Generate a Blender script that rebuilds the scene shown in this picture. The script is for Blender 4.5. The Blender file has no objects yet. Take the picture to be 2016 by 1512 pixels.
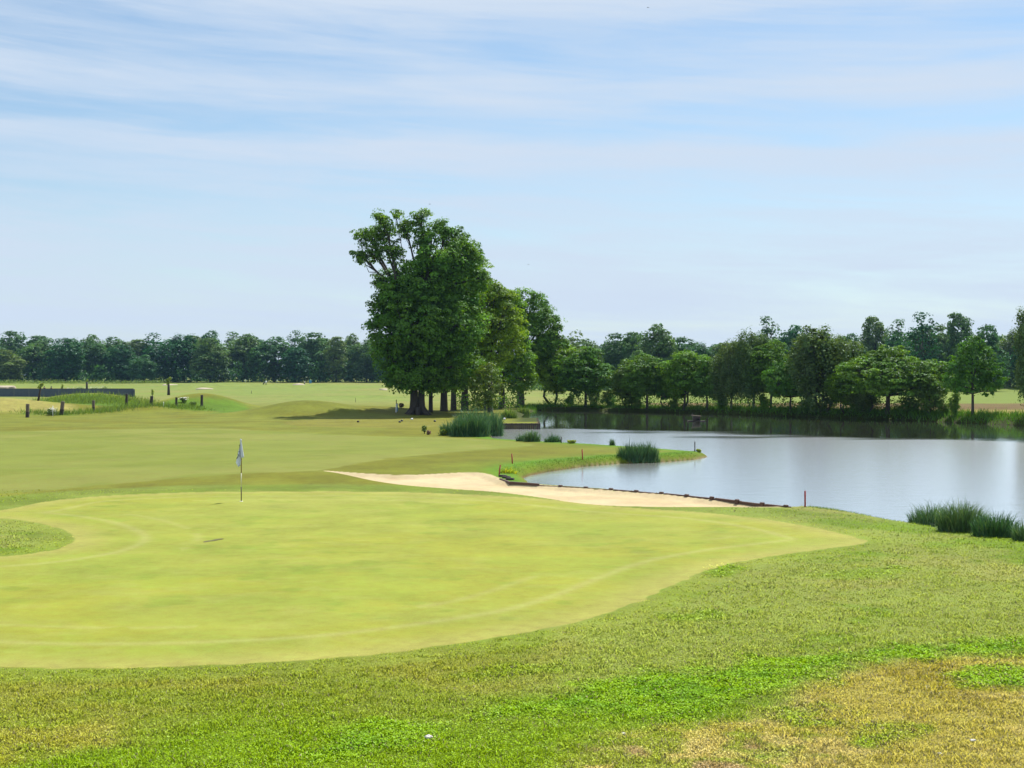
import bpy, math, random
import numpy as np
from mathutils import Vector

SC = bpy.context.scene
COL = SC.collection
PI = math.pi
# ------------------------------------------------------------------ camera model
F, CX, HY, HC = 2600.0, 1008.0, 738.0, 4.3      # focal length in photo pixels, centre column, horizon row, eye height
WZ = -0.35                                       # pond level

def wp(px, py, z=0.0):
    d = (HC - z) * F / (py - HY)
    return ((px - CX) / F * d, d)

def at(px, d):
    return ((px - CX) / F * d, d)

def lin(c):
    c = np.asarray(c, float) / 255.0
    return np.where(c <= 0.04045, c / 12.92, ((c + 0.055) / 1.055) ** 2.4)

KEXP = 2.75      # sunlit display value per unit of albedo
def alb(r, g, b):
    return np.clip(lin((r, g, b)) / KEXP, 0.004, 0.8)

# ------------------------------------------------------------------ noise
def _hash(ix, iy, seed):
    h = (ix.astype(np.int64) * 374761393 + iy.astype(np.int64) * 668265263 + seed * 1442695041) & 0xffffffff
    h = ((h ^ (h >> 13)) * 1274126177) & 0xffffffff
    h = h ^ (h >> 16)
    return (h & 0xffff) / 65535.0

def vnoise(x, y, seed=0):
    ix = np.floor(x); iy = np.floor(y)
    fx = x - ix; fy = y - iy
    fx = fx * fx * (3 - 2 * fx); fy = fy * fy * (3 - 2 * fy)
    a = _hash(ix, iy, seed); b = _hash(ix + 1, iy, seed)
    c = _hash(ix, iy + 1, seed); d = _hash(ix + 1, iy + 1, seed)
    return (a * (1 - fx) + b * fx) * (1 - fy) + (c * (1 - fx) + d * fx) * fy

def fbm(x, y, seed=0, octv=4):
    s = 0; a = 0.5; t = 0
    for k in range(octv):
        s = s + a * vnoise(x, y, seed + k * 17); t += a
        x = x * 2.03 + 11.3; y = y * 2.03 + 5.7; a *= 0.5
    return s / t

def sstep(a, b, x):
    t = np.clip((x - a) / (b - a), 0, 1)
    return t * t * (3 - 2 * t)

def sdf(poly, x, y):
    """signed distance to a polygon, negative inside"""
    P = np.asarray(poly, float)
    shp = x.shape; x = x.ravel(); y = y.ravel()
    d2 = np.full(x.shape, 1e18); ins = np.zeros(x.shape, bool)
    n = len(P)
    for i in range(n):
        ax, ay = P[i]; bx, by = P[(i + 1) % n]
        ex, ey = bx - ax, by - ay
        wx, wy = x - ax, y - ay
        t = np.clip((wx * ex + wy * ey) / (ex * ex + ey * ey + 1e-12), 0, 1)
        qx = wx - ex * t; qy = wy - ey * t
        d2 = np.minimum(d2, qx * qx + qy * qy)
        c = ((ay > y) != (by > y))
        with np.errstate(divide='ignore', invalid='ignore'):
            xi = ax + (y - ay) * ex / (ey if abs(ey) > 1e-12 else 1e-12)
        ins ^= (c & (x < xi))
    d = np.sqrt(d2)
    return np.where(ins, -d, d).reshape(shp)

def smooth_poly(pts, k=2):
    P = np.asarray(pts, float)
    for _ in range(k):
        Q = np.roll(P, -1, axis=0)
        P = np.stack([P * 0.75 + Q * 0.25, P * 0.25 + Q * 0.75], 1).reshape(-1, 2)
    return P

# ------------------------------------------------------------------ plan of the course (world outlines)
GREEN = smooth_poly([wp(*p) for p in [
    (-260, 1012), (-60, 1012), (20, 1003), (75, 990), (150, 980), (300, 972), (475, 968), (700, 966), (850, 969), (1000, 976),
    (1100, 984), (1200, 996), (1300, 1003), (1400, 1009), (1500, 1021), (1600, 1038), (1690, 1060), (1712, 1068), (1680, 1075),
    (1600, 1086), (1500, 1098), (1400, 1118), (1330, 1150), (1250, 1188), (1150, 1222), (1000, 1249), (850, 1272), (700, 1291),
    (500, 1305), (300, 1313), (100, 1316), (-100, 1312), (-560, 1290), (-560, 1110), (-120, 1100), (0, 1097), (60, 1091),
    (120, 1080), (154, 1064), (140, 1050), (105, 1036), (55, 1026), (0, 1020), (-260, 1020)]], 1)
BUNKER = smooth_poly([wp(*p) for p in [
    (622, 930), (700, 935), (800, 937), (860, 934), (930, 931), (962, 934), (985, 942), (1005, 949), (1060, 953.5), (1150, 960),
    (1250, 967), (1350, 976), (1450, 986), (1555, 997.5), (1500, 998), (1400, 997), (1300, 997), (1200, 995), (1130, 989),
    (1060, 977), (980, 967), (900, 962), (800, 955), (740, 948), (680, 939)]], 1)
FAIRWAY = smooth_poly([wp(*p) for p in [
    (-400, 856), (0, 850), (200, 845), (420, 842), (560, 850), (700, 857), (800, 860), (900, 862), (1000, 868), (1060, 875),
    (1000, 881), (900, 889), (800, 900), (720, 912), (660, 924), (600, 936), (450, 940), (250, 950), (0, 975), (-400, 985)]], 1)
def wl(px, py): return wp(px, py, WZ)
def nr(px, py):                                   # a near shore: the bank top is what is seen, water starts behind it
    x, y = wp(px, py, -0.05); return (x, y + 0.6)
POND = [nr(1010, 866), nr(1100, 871), nr(1200, 877), nr(1290, 882), nr(1340, 886), nr(1372, 889), wl(1392, 897), wl(1394, 900),
        wl(1370, 905), wl(1330, 908.5), wl(1290, 911), wl(1220, 913), wl(1150, 919), wl(1080, 929), wl(1045, 936), wl(1027, 943), wl(1040, 949),
        (wp(1050, 951)[0], wp(1050, 951)[1] + .5), (wp(1150, 957)[0], wp(1150, 957)[1] + .35), (wp(1250, 964)[0], wp(1250, 964)[1] + .3),
        (wp(1350, 973)[0], wp(1350, 973)[1] + .3), (wp(1450, 984)[0], wp(1450, 984)[1] + .3), (wp(1555, 996)[0], wp(1555, 996)[1] + .35),
        nr(1590, 999), nr(1640, 1004), nr(1700, 1013), nr(1785, 1029), nr(1870, 1043), nr(2016, 1064), nr(2200, 1095), nr(2600, 1170),
        (36, 40), (62, 70), (75, 110), wl(2400, 850), wl(2200, 845), wl(2016, 838), wl(1900, 833), wl(1800, 828.5), wl(1600, 822),
        wl(1500, 818), wl(1300, 812), wl(1150, 809), wl(1060, 808), wl(1044, 811), wl(1030, 818), wl(1022, 827), wl(1057, 831),
        wl(1058, 843), wl(986, 845), wl(977, 852), wl(966, 862), nr(985, 864)]
PLATFORM = [wl(985, 844.5), wl(1057.5, 842.5), wl(1056, 831.5), wl(1000, 830.5)]
TEE = smooth_poly([wp(*p) for p in [(560, 828), (700, 823), (880, 824), (900, 832), (860, 842), (700, 842), (560, 838)]], 1)
# clover and dry patches of the near rough: outline, soft edge
LUSH = [smooth_poly([wp(*p) for p in q], 1) for q in [
    [(925, 1402), (1000, 1372), (1180, 1340), (1300, 1322), (1400, 1308), (1560, 1285), (1700, 1268), (1850, 1262), (2100, 1256),
     (2100, 1292), (1900, 1296), (1760, 1302), (1640, 1328), (1560, 1352), (1480, 1392), (1400, 1420), (1280, 1422), (1180, 1412), (1060, 1408), (960, 1420)],
    [(1860, 1330), (1950, 1318), (2100, 1312), (2100, 1366), (1960, 1362), (1890, 1350)],
    [(560, 1468), (680, 1430), (800, 1418), (860, 1436), (850, 1466), (760, 1492), (600, 1512)],
    [(1380, 1122), (1460, 1106), (1420, 1140), (1380, 1140)], [(1640, 1128), (1760, 1112), (1800, 1124), (1700, 1146), (1640, 1142)],
    [(1500, 1398), (1580, 1388), (1620, 1404), (1590, 1424), (1500, 1418)], [(1690, 1452), (1740, 1442), (1790, 1448), (1760, 1462), (1700, 1462)],
    [(1280, 1212), (1400, 1196), (1470, 1206), (1400, 1226), (1300, 1224)], [(900, 1322), (1020, 1308), (1060, 1318), (980, 1338), (900, 1336)],
    [(1450, 1478), (1560, 1462), (1600, 1480), (1580, 1500), (1470, 1500)]]]
LUSH_W = [1, 1, 1, .8, .5, .8, .9, .55, .5, .9]
DRY = [smooth_poly([wp(*p) for p in q], 1) for q in [
    [(1420, 1412), (1500, 1388), (1580, 1352), (1660, 1322), (1800, 1296), (2100, 1292), (2100, 1640), (1000, 1640), (1050, 1480), (1200, 1440)],
    [(-100, 1420), (100, 1410), (220, 1440), (120, 1500), (-100, 1530)]]]
SANDY = smooth_poly([at(-190, 150), at(60, 150), at(140, 146), at(150, 139), at(60, 137), at(-190, 137)], 1)
# low mounds: centre, height above the plain, widths
MOUNDS = [(at(598, 141), 1.5, 4.3, 4.2), (at(412, 161), 1.55, 3.6, 5.0), (at(345, 158), .75, 4.0, 5), (at(175, 172), 1.95, 6.5, 6.0), (at(-60, 146), 1.9, 8.2, 5.0),
          (at(240, 150), .55, 6, 4), (at(440, 430), 1.3, 16, 12), (at(40, 420), 1.0, 14, 12), (at(650, 440), 1.1, 10, 10), (at(720, 330), .6, 9, 9),
          (at(740, 260), .35, 12, 9), (at(735, 149), .7, 4.6, 5), (at(560, 400), .5, 14, 10), (at(330, 460), .8, 12, 10), (at(900, 420), .9, 25, 12),
          (at(560, 55.5), .16, 2.6, 2.2), (at(120, 57), .10, 4.5, 2.4), (at(2080, 420), 3.2, 34, 40), (at(860, 64), .12, 6, 4)]

def base_z(x, y):
    z = 1.5 * sstep(400, 560, y)
    z = z + 2.7 * np.clip(1 - y / 12.5, 0, 1.2) ** 1.5
    for (mx, my), h, sx, sy in MOUNDS:
        z = z + h * np.exp(-0.5 * (((x - mx) / sx) ** 2 + ((y - my) / sy) ** 2))
    z = z + (vnoise(x / 26.0, y / 26.0, 5) - .5) * 0.35 * sstep(150, 260, y)
    z = z + (vnoise(x / 6.0, y / 6.0, 6) - .5) * 0.05
    return z

def ground_z(x, y, sp=None):
    x = np.asarray(x, float); y = np.asarray(y, float)
    z = base_z(x, y)
    if sp is None: sp = sdf(POND, x, y)
    # width of the bank: steep on the near side, gentler on the far one
    near_edge = y < 55
    w = np.where(near_edge, 0.6, np.where(y > 112, 1.3, .8))
    t = np.clip(sp / w, 0, 1)
    prof = np.sin(t * PI / 2) ** 0.8
    z = np.where(sp < w, WZ - .04 + (z - WZ + .04) * prof, z)
    z = np.where(sp <= 0, WZ - .04 + np.maximum(sp, -4) * 0.5, z)
    z = z + (.08 + .42 * sstep(17, 41, x)) * sstep(.3, 2.6, sp) * sstep(13, 6, sp) * (y > 108) * (x > 2)
    pl = sdf(PLATFORM, x, y)
    z = np.where(pl < 0.25, 0.10, z)
    sb = sdf(BUNKER, x, y)
    z = np.where(sp > .2, z - 0.15 * sstep(0.0, 0.5, -sb) + .05 * (fbm(x / .7, y / .7, 77, 3) - .5) * sstep(0, .5, -sb), z)
    return z

def gz(x, y):
    return float(ground_z(np.array([x]), np.array([y]))[0])

def hit(px, py, d0=13.0, d1=650.0):
    """where the line of sight through a photo pixel meets the ground"""
    d = np.exp(np.linspace(math.log(d0), math.log(d1), 3000))
    x = (px - CX) / F * d
    z = HC - d * (py - HY) / F
    g = np.maximum(ground_z(x, d), WZ)
    k = np.argmax(z <= g)
    if not (z <= g).any(): k = len(d) - 1
    return (float(x[k]), float(d[k]), float(g[k]))

# ------------------------------------------------------------------ colour of the turf (albedo of each kind of grass)
def mixc(c, c2, m):
    return c * (1 - m[..., None]) + np.asarray(c2) * m[..., None]

def turf(x, y, sg, sb, sf, sp):
    n1 = fbm(x / 7.0, y / 7.0, 1); n2 = fbm(x / 1.6, y / 1.6, 2); n3 = fbm(x / 0.45, y / 0.45, 3, 3); n4 = fbm(x / 30., y / 30., 4)
    n5 = fbm(x / 3.2, y / 3.2, 9)
    c = np.ones(x.shape + (3,)) * alb(154, 161, 60)                      # mown olive rough
    c = mixc(c, alb(150, 149, 42), sstep(.45, .62, n1) * .8)
    c = mixc(c, alb(165, 172, 70), sstep(.5, .7, n5) * .5)
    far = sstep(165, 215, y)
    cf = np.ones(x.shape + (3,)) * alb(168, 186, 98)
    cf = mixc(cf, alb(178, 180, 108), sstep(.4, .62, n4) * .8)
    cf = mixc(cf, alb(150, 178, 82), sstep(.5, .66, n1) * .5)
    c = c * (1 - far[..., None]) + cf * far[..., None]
    # near rough, pale matt green with brighter patches
    nearm = sstep(47, 42, y + (n1 - .5) * 8)
    cn = np.ones(x.shape + (3,)) * alb(170, 185, 94)
    cn = mixc(cn, alb(144, 174, 52), sstep(.46, .60, n2 * .5 + n1 * .5))
    cn = mixc(cn, alb(182, 182, 112), sstep(.52, .68, n5) * .6)
    cn = mixc(cn, alb(128, 168, 34), sstep(.60, .70, n5 * .6 + n2 * .4) * .75)
    c = c * (1 - nearm[..., None]) + cn * nearm[..., None]
    leftm = sstep(22.8, 20.2, y) * sstep(1.5, -2.5, x + (n1 - .5) * 3)
    c = mixc(c, alb(150, 166, 52), leftm * .8); c = mixc(c, alb(170, 172, 78), leftm * sstep(.5, .62, n5) * .8)
    # strip of brighter grass along the green
    br = sstep(1.3, .15, sg) * (sg > 0) * sstep(.38, .6, n1 * .5 + n5 * .5) * (y < 36)
    c = mixc(c, alb(126, 162, 34), br * .75)
    co = sstep(.95, .6, sg + (n2 - .5) * .3) * (sg > 0); c = mixc(c, alb(176, 190, 84), co * .55)
    # fringe behind the green
    fr = sstep(3.4, 2.4, sg + (n5 - .5)) * (y > 40)
    c = mixc(c, alb(158, 178, 80), fr * .85); c = mixc(c, alb(138, 162, 44), fr * sstep(.5, .65, n5) * .6)
    # fairway
    fw = sstep(.25, -.25, sf + (n2 - .5) * .8)
    cfw = np.ones(x.shape + (3,)) * alb(164, 176, 82)
    cfw = mixc(cfw, alb(172, 178, 92), sstep(.4, .6, n1)); cfw = mixc(cfw, alb(152, 166, 62), sstep(.5, .68, n5) * .55)
    c = c * (1 - fw[..., None]) + cfw * fw[..., None]
    # rough on the peninsula
    pen = (x > -13) & (y > 49) & (y < 95) & (sf > 0) & (sg > 3.2)
    pm = pen * sstep(-12, -3, x) * sstep(0, 1.4, sf)
    c = mixc(c, alb(145, 149, 36), pm * .75 * sstep(6.5, 2.5, sf)); c = mixc(c, alb(140, 160, 42), pm * sstep(5, 1.5, sp) * .8)
    c = mixc(c, alb(120, 172, 26), sstep(2.3, .9, sp) * (y > 52) * (y < 95) * (x > -4) * sstep(.1, .8, sp))
    # tee, overgrown patches, sandy mound
    te = sstep(.3, -.3, sdf(TEE, x, y)); c = mixc(c, alb(164, 160, 70), te * .85)
    og = np.zeros(x.shape)
    for (q, wx, wy) in ((at(100, 138), 2.6, 1.6), (at(215, 150), 4.5, 3.0), (at(370, 152), 3.4, 4.0), (at(175, 166), 7.2, 4.6), (at(440, 154), 3.0, 4.5), (at(480, 148), 3.0, 4.0)):
        og = np.maximum(og, np.exp(-.5 * (((x - q[0]) / wx) ** 2 + ((y - q[1]) / wy) ** 2)))
    c = mixc(c, alb(122, 162, 40), sstep(.35, .8, og + (n5 - .5) * .7))
    sd = sstep(.8, -1.0, sdf(SANDY, x, y) + (n5 - .5) * 3)
    c = mixc(c, alb(206, 196, 122), sd * .9); c = mixc(c, alb(190, 196, 90), sd * sstep(.5, .65, n5) * .6)
    pale = np.exp(-.5 * (((x - at(255, 160)[0]) / 4.5) ** 2 + ((y - 157) / 3.0) ** 2)); c = mixc(c, alb(200, 204, 96), sstep(.3, .8, pale) * .8)
    k2 = np.exp(-.5 * (((x - at(600, 150)[0]) / 4.6) ** 2 + ((y - 148) / 4.5) ** 2)); c = mixc(c, alb(162, 148, 60), sstep(.25, .7, k2) * .75)
    lb = sstep(18.0, 15.4, y + .12 * np.abs(x + 2)) * sstep(4.2, 1.6, x); c = mixc(c, alb(140, 172, 16), lb * sstep(.34, .55, n2 * .6 + n1 * .4))
    # dry and lush patches of the near rough
    dm = np.zeros(x.shape)
    sel = y < 30
    if sel.any():
        xs, ys = x[sel], y[sel]; q = np.zeros(xs.shape)
        for k, P in enumerate(DRY):
            q = np.maximum(q, sstep(.35, -.5, sdf(P, xs, ys) + (n2[sel] - .5) * 1.5) * (1 if k == 0 else .55))
        dm[sel] = q
    cd = np.ones(x.shape + (3,)) * alb(208, 194, 106)
    cd = mixc(cd, alb(222, 202, 138), sstep(.47, .60, n2)); cd = mixc(cd, alb(178, 164, 58), sstep(.54, .66, n5) * .7); cd = mixc(cd, alb(150, 172, 30), sstep(.50, .60, n3 * .4 + n2 * .3 + n1 * .3) * .8)
    cd = mixc(cd, alb(196, 168, 134), sstep(.64, .72, n2 * .7 + n3 * .3))
    c = c * (1 - dm[..., None]) + cd * dm[..., None]
    lm = np.zeros(x.shape)
    sel = y < 33
    if sel.any():
        xs, ys = x[sel], y[sel]; q = np.zeros(xs.shape)
        for P, w in zip(LUSH, LUSH_W):
            q = np.maximum(q, w * sstep(.30, -.42, sdf(P, xs, ys) + (n2[sel] - .5) * 1.5 + (n3[sel] - .5) * 1.1))
        lm[sel] = q
    cl = np.ones(x.shape + (3,)) * alb(136, 172, 6); cl = mixc(cl, alb(118, 160, 6), sstep(.45, .6, n3 * .6 + n2 * .4))
    c = c * (1 - lm[..., None]) + cl * lm[..., None]
    # the green
    gm = sstep(.03, -.03, sg + (n3 - .5) * .2 + (n2 - .5) * .12)
    cg = np.ones(x.shape + (3,)) * alb(196, 201, 90)
    cg = mixc(cg, alb(200, 200, 76), sstep(.46, .62, fbm(x / 4.5, y / 3.4, 21)) * .6)
    cg = mixc(cg, alb(186, 202, 84), sstep(.5, .66, fbm(x / 2.4, y / 1.8, 22)) * .5)
    cg = mixc(cg, alb(204, 206, 108), sstep(.52, .70, n1) * .6)
    cg = mixc(cg, alb(160, 184, 68), sstep(.64, .78, fbm(x / 1.1, y / .8, 23)) * .5)
    cg = mixc(cg, alb(170, 184, 66), sstep(.5, .7, fbm(x / .5, y / .34, 25, 3)) * .16); cg = mixc(cg, alb(216, 214, 128), sstep(.56, .74, fbm(x / .8, y / .5, 26, 3)) * .2)
    ring = np.exp(-((sg + 1.75) / .16) ** 2) + .7 * np.exp(-((sg + 3.1) / .14) ** 2) * (n1 > .45)
    cg = mixc(cg, alb(220, 216, 140), np.clip(ring, 0, 1) * .5)
    cg = mixc(cg, alb(214, 206, 118), sstep(-1.3, -.1, sg) * .75)
    c = c * (1 - gm[..., None]) + cg * gm[..., None]
    # field beyond the pond: stubble, ploughed strip, green crop
    fx = (x > 0.02 * y) & (y > 140)
    v = y + .10 * x
    f1 = sstep(150, 156, v) * sstep(173, 168, v) * (x > 20); c = mixc(c, alb(186, 170, 96), f1 * .9 * fx)
    f2 = sstep(168, 172, v) * sstep(212, 204, v) * (x > 20); c = mixc(c, alb(146, 116, 84), f2 * fx * (.75 + .25 * (n2 > .5)))
    f3 = sstep(206, 214, v) * (x > 14); c = mixc(c, alb(150, 172, 76), f3 * fx * .9)
    # bank of the pond: earth near the water
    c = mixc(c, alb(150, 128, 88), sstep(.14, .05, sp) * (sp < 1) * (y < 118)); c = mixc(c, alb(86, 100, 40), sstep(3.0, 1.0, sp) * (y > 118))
    c = mixc(c, alb(176, 160, 122), sstep(.16, .06, sp + (n3 - .5) * .1) * (y > 66) * (y < 100) * (x > -3))
    c = mixc(c, alb(70, 64, 40), (sp < 0) * np.ones(x.shape))
    c = c * np.array([1.0, 1.01, .74]) * (1 + gm[..., None] * np.array([-.01, .015, .12]))
    # sand
    sm = sstep(.02, -.02, sb); cs = np.ones(x.shape + (3,)) * alb(255, 232, 184) * 1.2; cs = mixc(cs, alb(246, 220, 168) * 1.12, sstep(.45, .65, n2) * .6)
    c = c * (1 - sm[..., None]) + cs * sm[..., None]
    return c, lm, dm

# ------------------------------------------------------------------ mesh helpers
def new_mesh(name, V, faces, mat=None, smooth=True, tint=None, fmat=None):
    """faces: list of int arrays, each (n, k)"""
    me = bpy.data.meshes.new(name)
    V = np.asarray(V, np.float32)
    if not isinstance(faces, list): faces = [faces]
    faces = [np.asarray(f, np.int32) for f in faces if len(f)]
    nl = sum(f.size for f in faces); nf = sum(len(f) for f in faces)
    me.vertices.add(len(V)); me.vertices.foreach_set('co', V.ravel())
    me.loops.add(nl); me.loops.foreach_set('vertex_index', np.concatenate([f.ravel() for f in faces]))
    me.polygons.add(nf)
    tot = np.concatenate([np.full(len(f), f.shape[1], np.int32) for f in faces])
    me.polygons.foreach_set('loop_start', np.concatenate([[0], np.cumsum(tot)[:-1]]).astype(np.int32))
    me.polygons.foreach_set('loop_total', tot)
    me.polygons.foreach_set('use_smooth', np.full(nf, smooth))
    if tint is not None:
        a = me.color_attributes.new('tint', 'FLOAT_COLOR', 'POINT')
        t = np.ones((len(V), 4), np.float32); t[:, :3] = tint
        a.data.foreach_set('color', t.ravel())
    for m in (mat if isinstance(mat, (list, tuple)) else [mat]):
        if m is not None: me.materials.append(m)
    if fmat is not None: me.polygons.foreach_set('material_index', np.asarray(fmat, np.int32))
    me.update(calc_edges=True); me.validate()
    return me

def link(name, me, parent=None, loc=None):
    o = bpy.data.objects.new(name, me); COL.objects.link(o)
    if parent is not None: o.parent = parent
    if loc is not None: o.location = loc
    return o

def thing(name, label, cat, loc, rz=0.0, group=None):
    o = bpy.data.objects.new(name, None); COL.objects.link(o)
    o.empty_display_size = .3
    o.location = loc; o.rotation_euler = (0, 0, rz)
    tag(o, label, cat, group); return o

def tag(o, label=None, cat=None, group=None, kind=None):
    if label: o['label'] = label
    if cat: o['category'] = cat
    if group: o['group'] = group
    if kind: o['kind'] = kind
    return o

class MB:
    def __init__(s): s.V = []; s.F = {}; s.n = 0
    def add(s, V, Fs):
        V = np.asarray(V, float)
        for f in Fs:
            s.F.setdefault(len(f), []).append([i + s.n for i in f])
        s.V.append(V); s.n += len(V)
    def tube(s, pts, rad, seg=7, cap=True):
        pts = [Vector(p) for p in pts]; V = []; Fs = []
        up = Vector((0.13, 0.31, 0.94)).normalized()
        m = len(pts); u = None
        for i, p in enumerate(pts):
            t = (pts[min(i + 1, m - 1)] - pts[max(i - 1, 0)]).normalized()
            if u is None:
                a = Vector((1, 0, 0)) if abs(t.x) < .9 else Vector((0, 1, 0))
                u = (a - t * a.dot(t)).normalized()
            else: u = (u - t * u.dot(t)).normalized()
            w = t.cross(u)
            for k in range(seg):
                an = 2 * PI * k / seg
                V.append(p + (u * math.cos(an) + w * math.sin(an)) * rad[i])
        for i in range(m - 1):
            for k in range(seg):
                k2 = (k + 1) % seg
                Fs.append([i * seg + k, i * seg + k2, (i + 1) * seg + k2, (i + 1) * seg + k])
        if cap:
            Fs.append(list(range(seg))[::-1]); Fs.append([(m - 1) * seg + k for k in range(seg)])
        s.add([tuple(v) for v in V], Fs); return s
    def box(s, c, d, rz=0.0, tilt=0.0, bev=0.0):
        x, y, z = d[0] / 2, d[1] / 2, d[2] / 2
        b = min(bev, x * .8, y * .8, z * .8)
        V = []; Fs = []
        if b <= 0:
            P = [(-x, -y, -z), (x, -y, -z), (x, y, -z), (-x, y, -z), (-x, -y, z), (x, -y, z), (x, y, z), (-x, y, z)]
            Fs = [[0, 3, 2, 1], [4, 5, 6, 7], [0, 1, 5, 4], [1, 2, 6, 5], [2, 3, 7, 6], [3, 0, 4, 7]]
        else:
            def ring(xx, yy, zz): return [(-xx + b, -yy, zz), (xx - b, -yy, zz), (xx, -yy + b, zz), (xx, yy - b, zz), (xx - b, yy, zz), (-xx + b, yy, zz), (-xx, yy - b, zz), (-xx, -yy + b, zz)]
            P = ring(x - b, y - b, -z) + ring(x, y, -z + b) + ring(x, y, z - b) + ring(x - b, y - b, z)
            for r in range(3):
                for k in range(8):
                    k2 = (k + 1) % 8; Fs.append([r * 8 + k, r * 8 + k2, (r + 1) * 8 + k2, (r + 1) * 8 + k])
            Fs.append(list(range(8))[::-1]); Fs.append([24 + k for k in range(8)])
        ct, st = math.cos(tilt), math.sin(tilt); cr, sr = math.cos(rz), math.sin(rz)
        for (a, q, w) in P:
            a2 = a * ct + w * st; w2 = -a * st + w * ct
            V.append((c[0] + a2 * cr - q * sr, c[1] + a2 * sr + q * cr, c[2] + w2))
        s.add(V, Fs); return s
    def ball(s, c, r, seg=10, rings=6):
        V = []; Fs = []
        rx, ry, rz = r if isinstance(r, (tuple, list)) else (r, r, r)
        for i in range(rings + 1):
            th = PI * i / rings
            for k in range(seg):
                a = 2 * PI * k / seg
                V.append((c[0] + rx * math.sin(th) * math.cos(a), c[1] + ry * math.sin(th) * math.sin(a), c[2] + rz * math.cos(th)))
        for i in range(rings):
            for k in range(seg):
                k2 = (k + 1) % seg; Fs.append([i * seg + k, (i + 1) * seg + k, (i + 1) * seg + k2, i * seg + k2])
        s.add(V, Fs); return s
    def build(s, name, mat, parent=None, smooth=True, loc=None):
        V = np.concatenate(s.V)
        me = new_mesh(name, V, [np.array(f) for f in s.F.values()], mat, smooth)
        return link(name, me, parent, loc)

# ------------------------------------------------------------------ materials
def mat_new(name):
    m = bpy.data.materials.new(name); m.use_nodes = True
    nt = m.node_tree; nt.nodes.clear()
    out = nt.nodes.new('ShaderNodeOutputMaterial')
    return m, nt, out

def N(nt, t, **kw):
    n = nt.nodes.new(t)
    for k, v in kw.items():
        if k.startswith('i_'): n.inputs[k[2:].replace('_', ' ')].default_value = v
        else: setattr(n, k, v)
    return n

def mat_plain(name, col, rough=.7, noise=.25, scale=8.0, bump=.0, metal=0.0, sheen=None):
    m, nt, out = mat_new(name)
    p = N(nt, 'ShaderNodeBsdfPrincipled'); p.inputs['Roughness'].default_value = rough; p.inputs['Metallic'].default_value = metal
    tc = N(nt, 'ShaderNodeTexCoord'); no = N(nt, 'ShaderNodeTexNoise'); no.inputs['Scale'].default_value = scale; no.inputs['Detail'].default_value = 5
    nt.links.new(tc.outputs['Object'], no.inputs['Vector'])
    mx = N(nt, 'ShaderNodeMix', data_type='RGBA'); mx.inputs[6].default_value = tuple(c * (1 - noise) for c in col) + (1,)
    mx.inputs[7].default_value = tuple(min(c * (1 + noise), 1) for c in col) + (1,)
    nt.links.new(no.outputs['Fac'], mx.inputs[0]); nt.links.new(mx.outputs[2], p.inputs['Base Color'])
    if bump:
        b = N(nt, 'ShaderNodeBump'); b.inputs['Strength'].default_value = bump; b.inputs['Distance'].default_value = .02
        nt.links.new(no.outputs['Fac'], b.inputs['Height']); nt.links.new(b.outputs['Normal'], p.inputs['Normal'])
    nt.links.new(p.outputs[0], out.inputs[0]); return m

def mat_turf(name, amp=.28, fine=22.0, bump=.35, bdist=.03, streak=0.0):
    m, nt, out = mat_new(name); L = nt.links.new
    at_ = N(nt, 'ShaderNodeAttribute', attribute_name='tint')
    geo = N(nt, 'ShaderNodeNewGeometry')
    n1 = N(nt, 'ShaderNodeTexNoise'); n1.inputs['Scale'].default_value = fine; n1.inputs['Detail'].default_value = 6; n1.inputs['Roughness'].default_value = .7
    n2 = N(nt, 'ShaderNodeTexNoise'); n2.inputs['Scale'].default_value = fine / 9; n2.inputs['Detail'].default_value = 5; n2.inputs['Roughness'].default_value = .65
    n3 = N(nt, 'ShaderNodeTexNoise'); n3.inputs['Scale'].default_value = fine / 60; n3.inputs['Detail'].default_value = 4
    for n in (n1, n2, n3): L(geo.outputs['Position'], n.inputs['Vector'])
    a = N(nt, 'ShaderNodeMath', operation='ADD'); L(n1.outputs['Fac'], a.inputs[0]); L(n2.outputs['Fac'], a.inputs[1])
    a2 = N(nt, 'ShaderNodeMath', operation='ADD'); L(a.outputs[0], a2.inputs[0]); L(n3.outputs['Fac'], a2.inputs[1])
    mr = N(nt, 'ShaderNodeMapRange'); mr.inputs[1].default_value = 1.15; mr.inputs[2].default_value = 1.85
    mr.inputs[3].default_value = 1 - amp; mr.inputs[4].default_value = 1 + amp
    L(a2.outputs[0], mr.inputs[0])
    hs = N(nt, 'ShaderNodeHueSaturation'); L(at_.outputs['Color'], hs.inputs['Color']); L(mr.outputs[0], hs.inputs['Value'])
    hr = N(nt, 'ShaderNodeMapRange'); hr.inputs[1].default_value = .3; hr.inputs[2].default_value = .7; hr.inputs[3].default_value = .488; hr.inputs[4].default_value = .512
    L(n2.outputs['Fac'], hr.inputs[0]); L(hr.outputs[0], hs.inputs['Hue'])
    p = N(nt, 'ShaderNodeBsdfPrincipled'); p.inputs['Roughness'].default_value = .9; p.inputs['Specular IOR Level'].default_value = .12
    L(hs.outputs[0], p.inputs['Base Color'])
    if bump:
        b = N(nt, 'ShaderNodeBump'); b.inputs['Strength'].default_value = bump; b.inputs['Distance'].default_value = bdist
        L(a.outputs[0], b.inputs['Height']); L(b.outputs[0], p.inputs['Normal'])
    L(p.outputs[0], out.inputs[0]); return m

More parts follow.
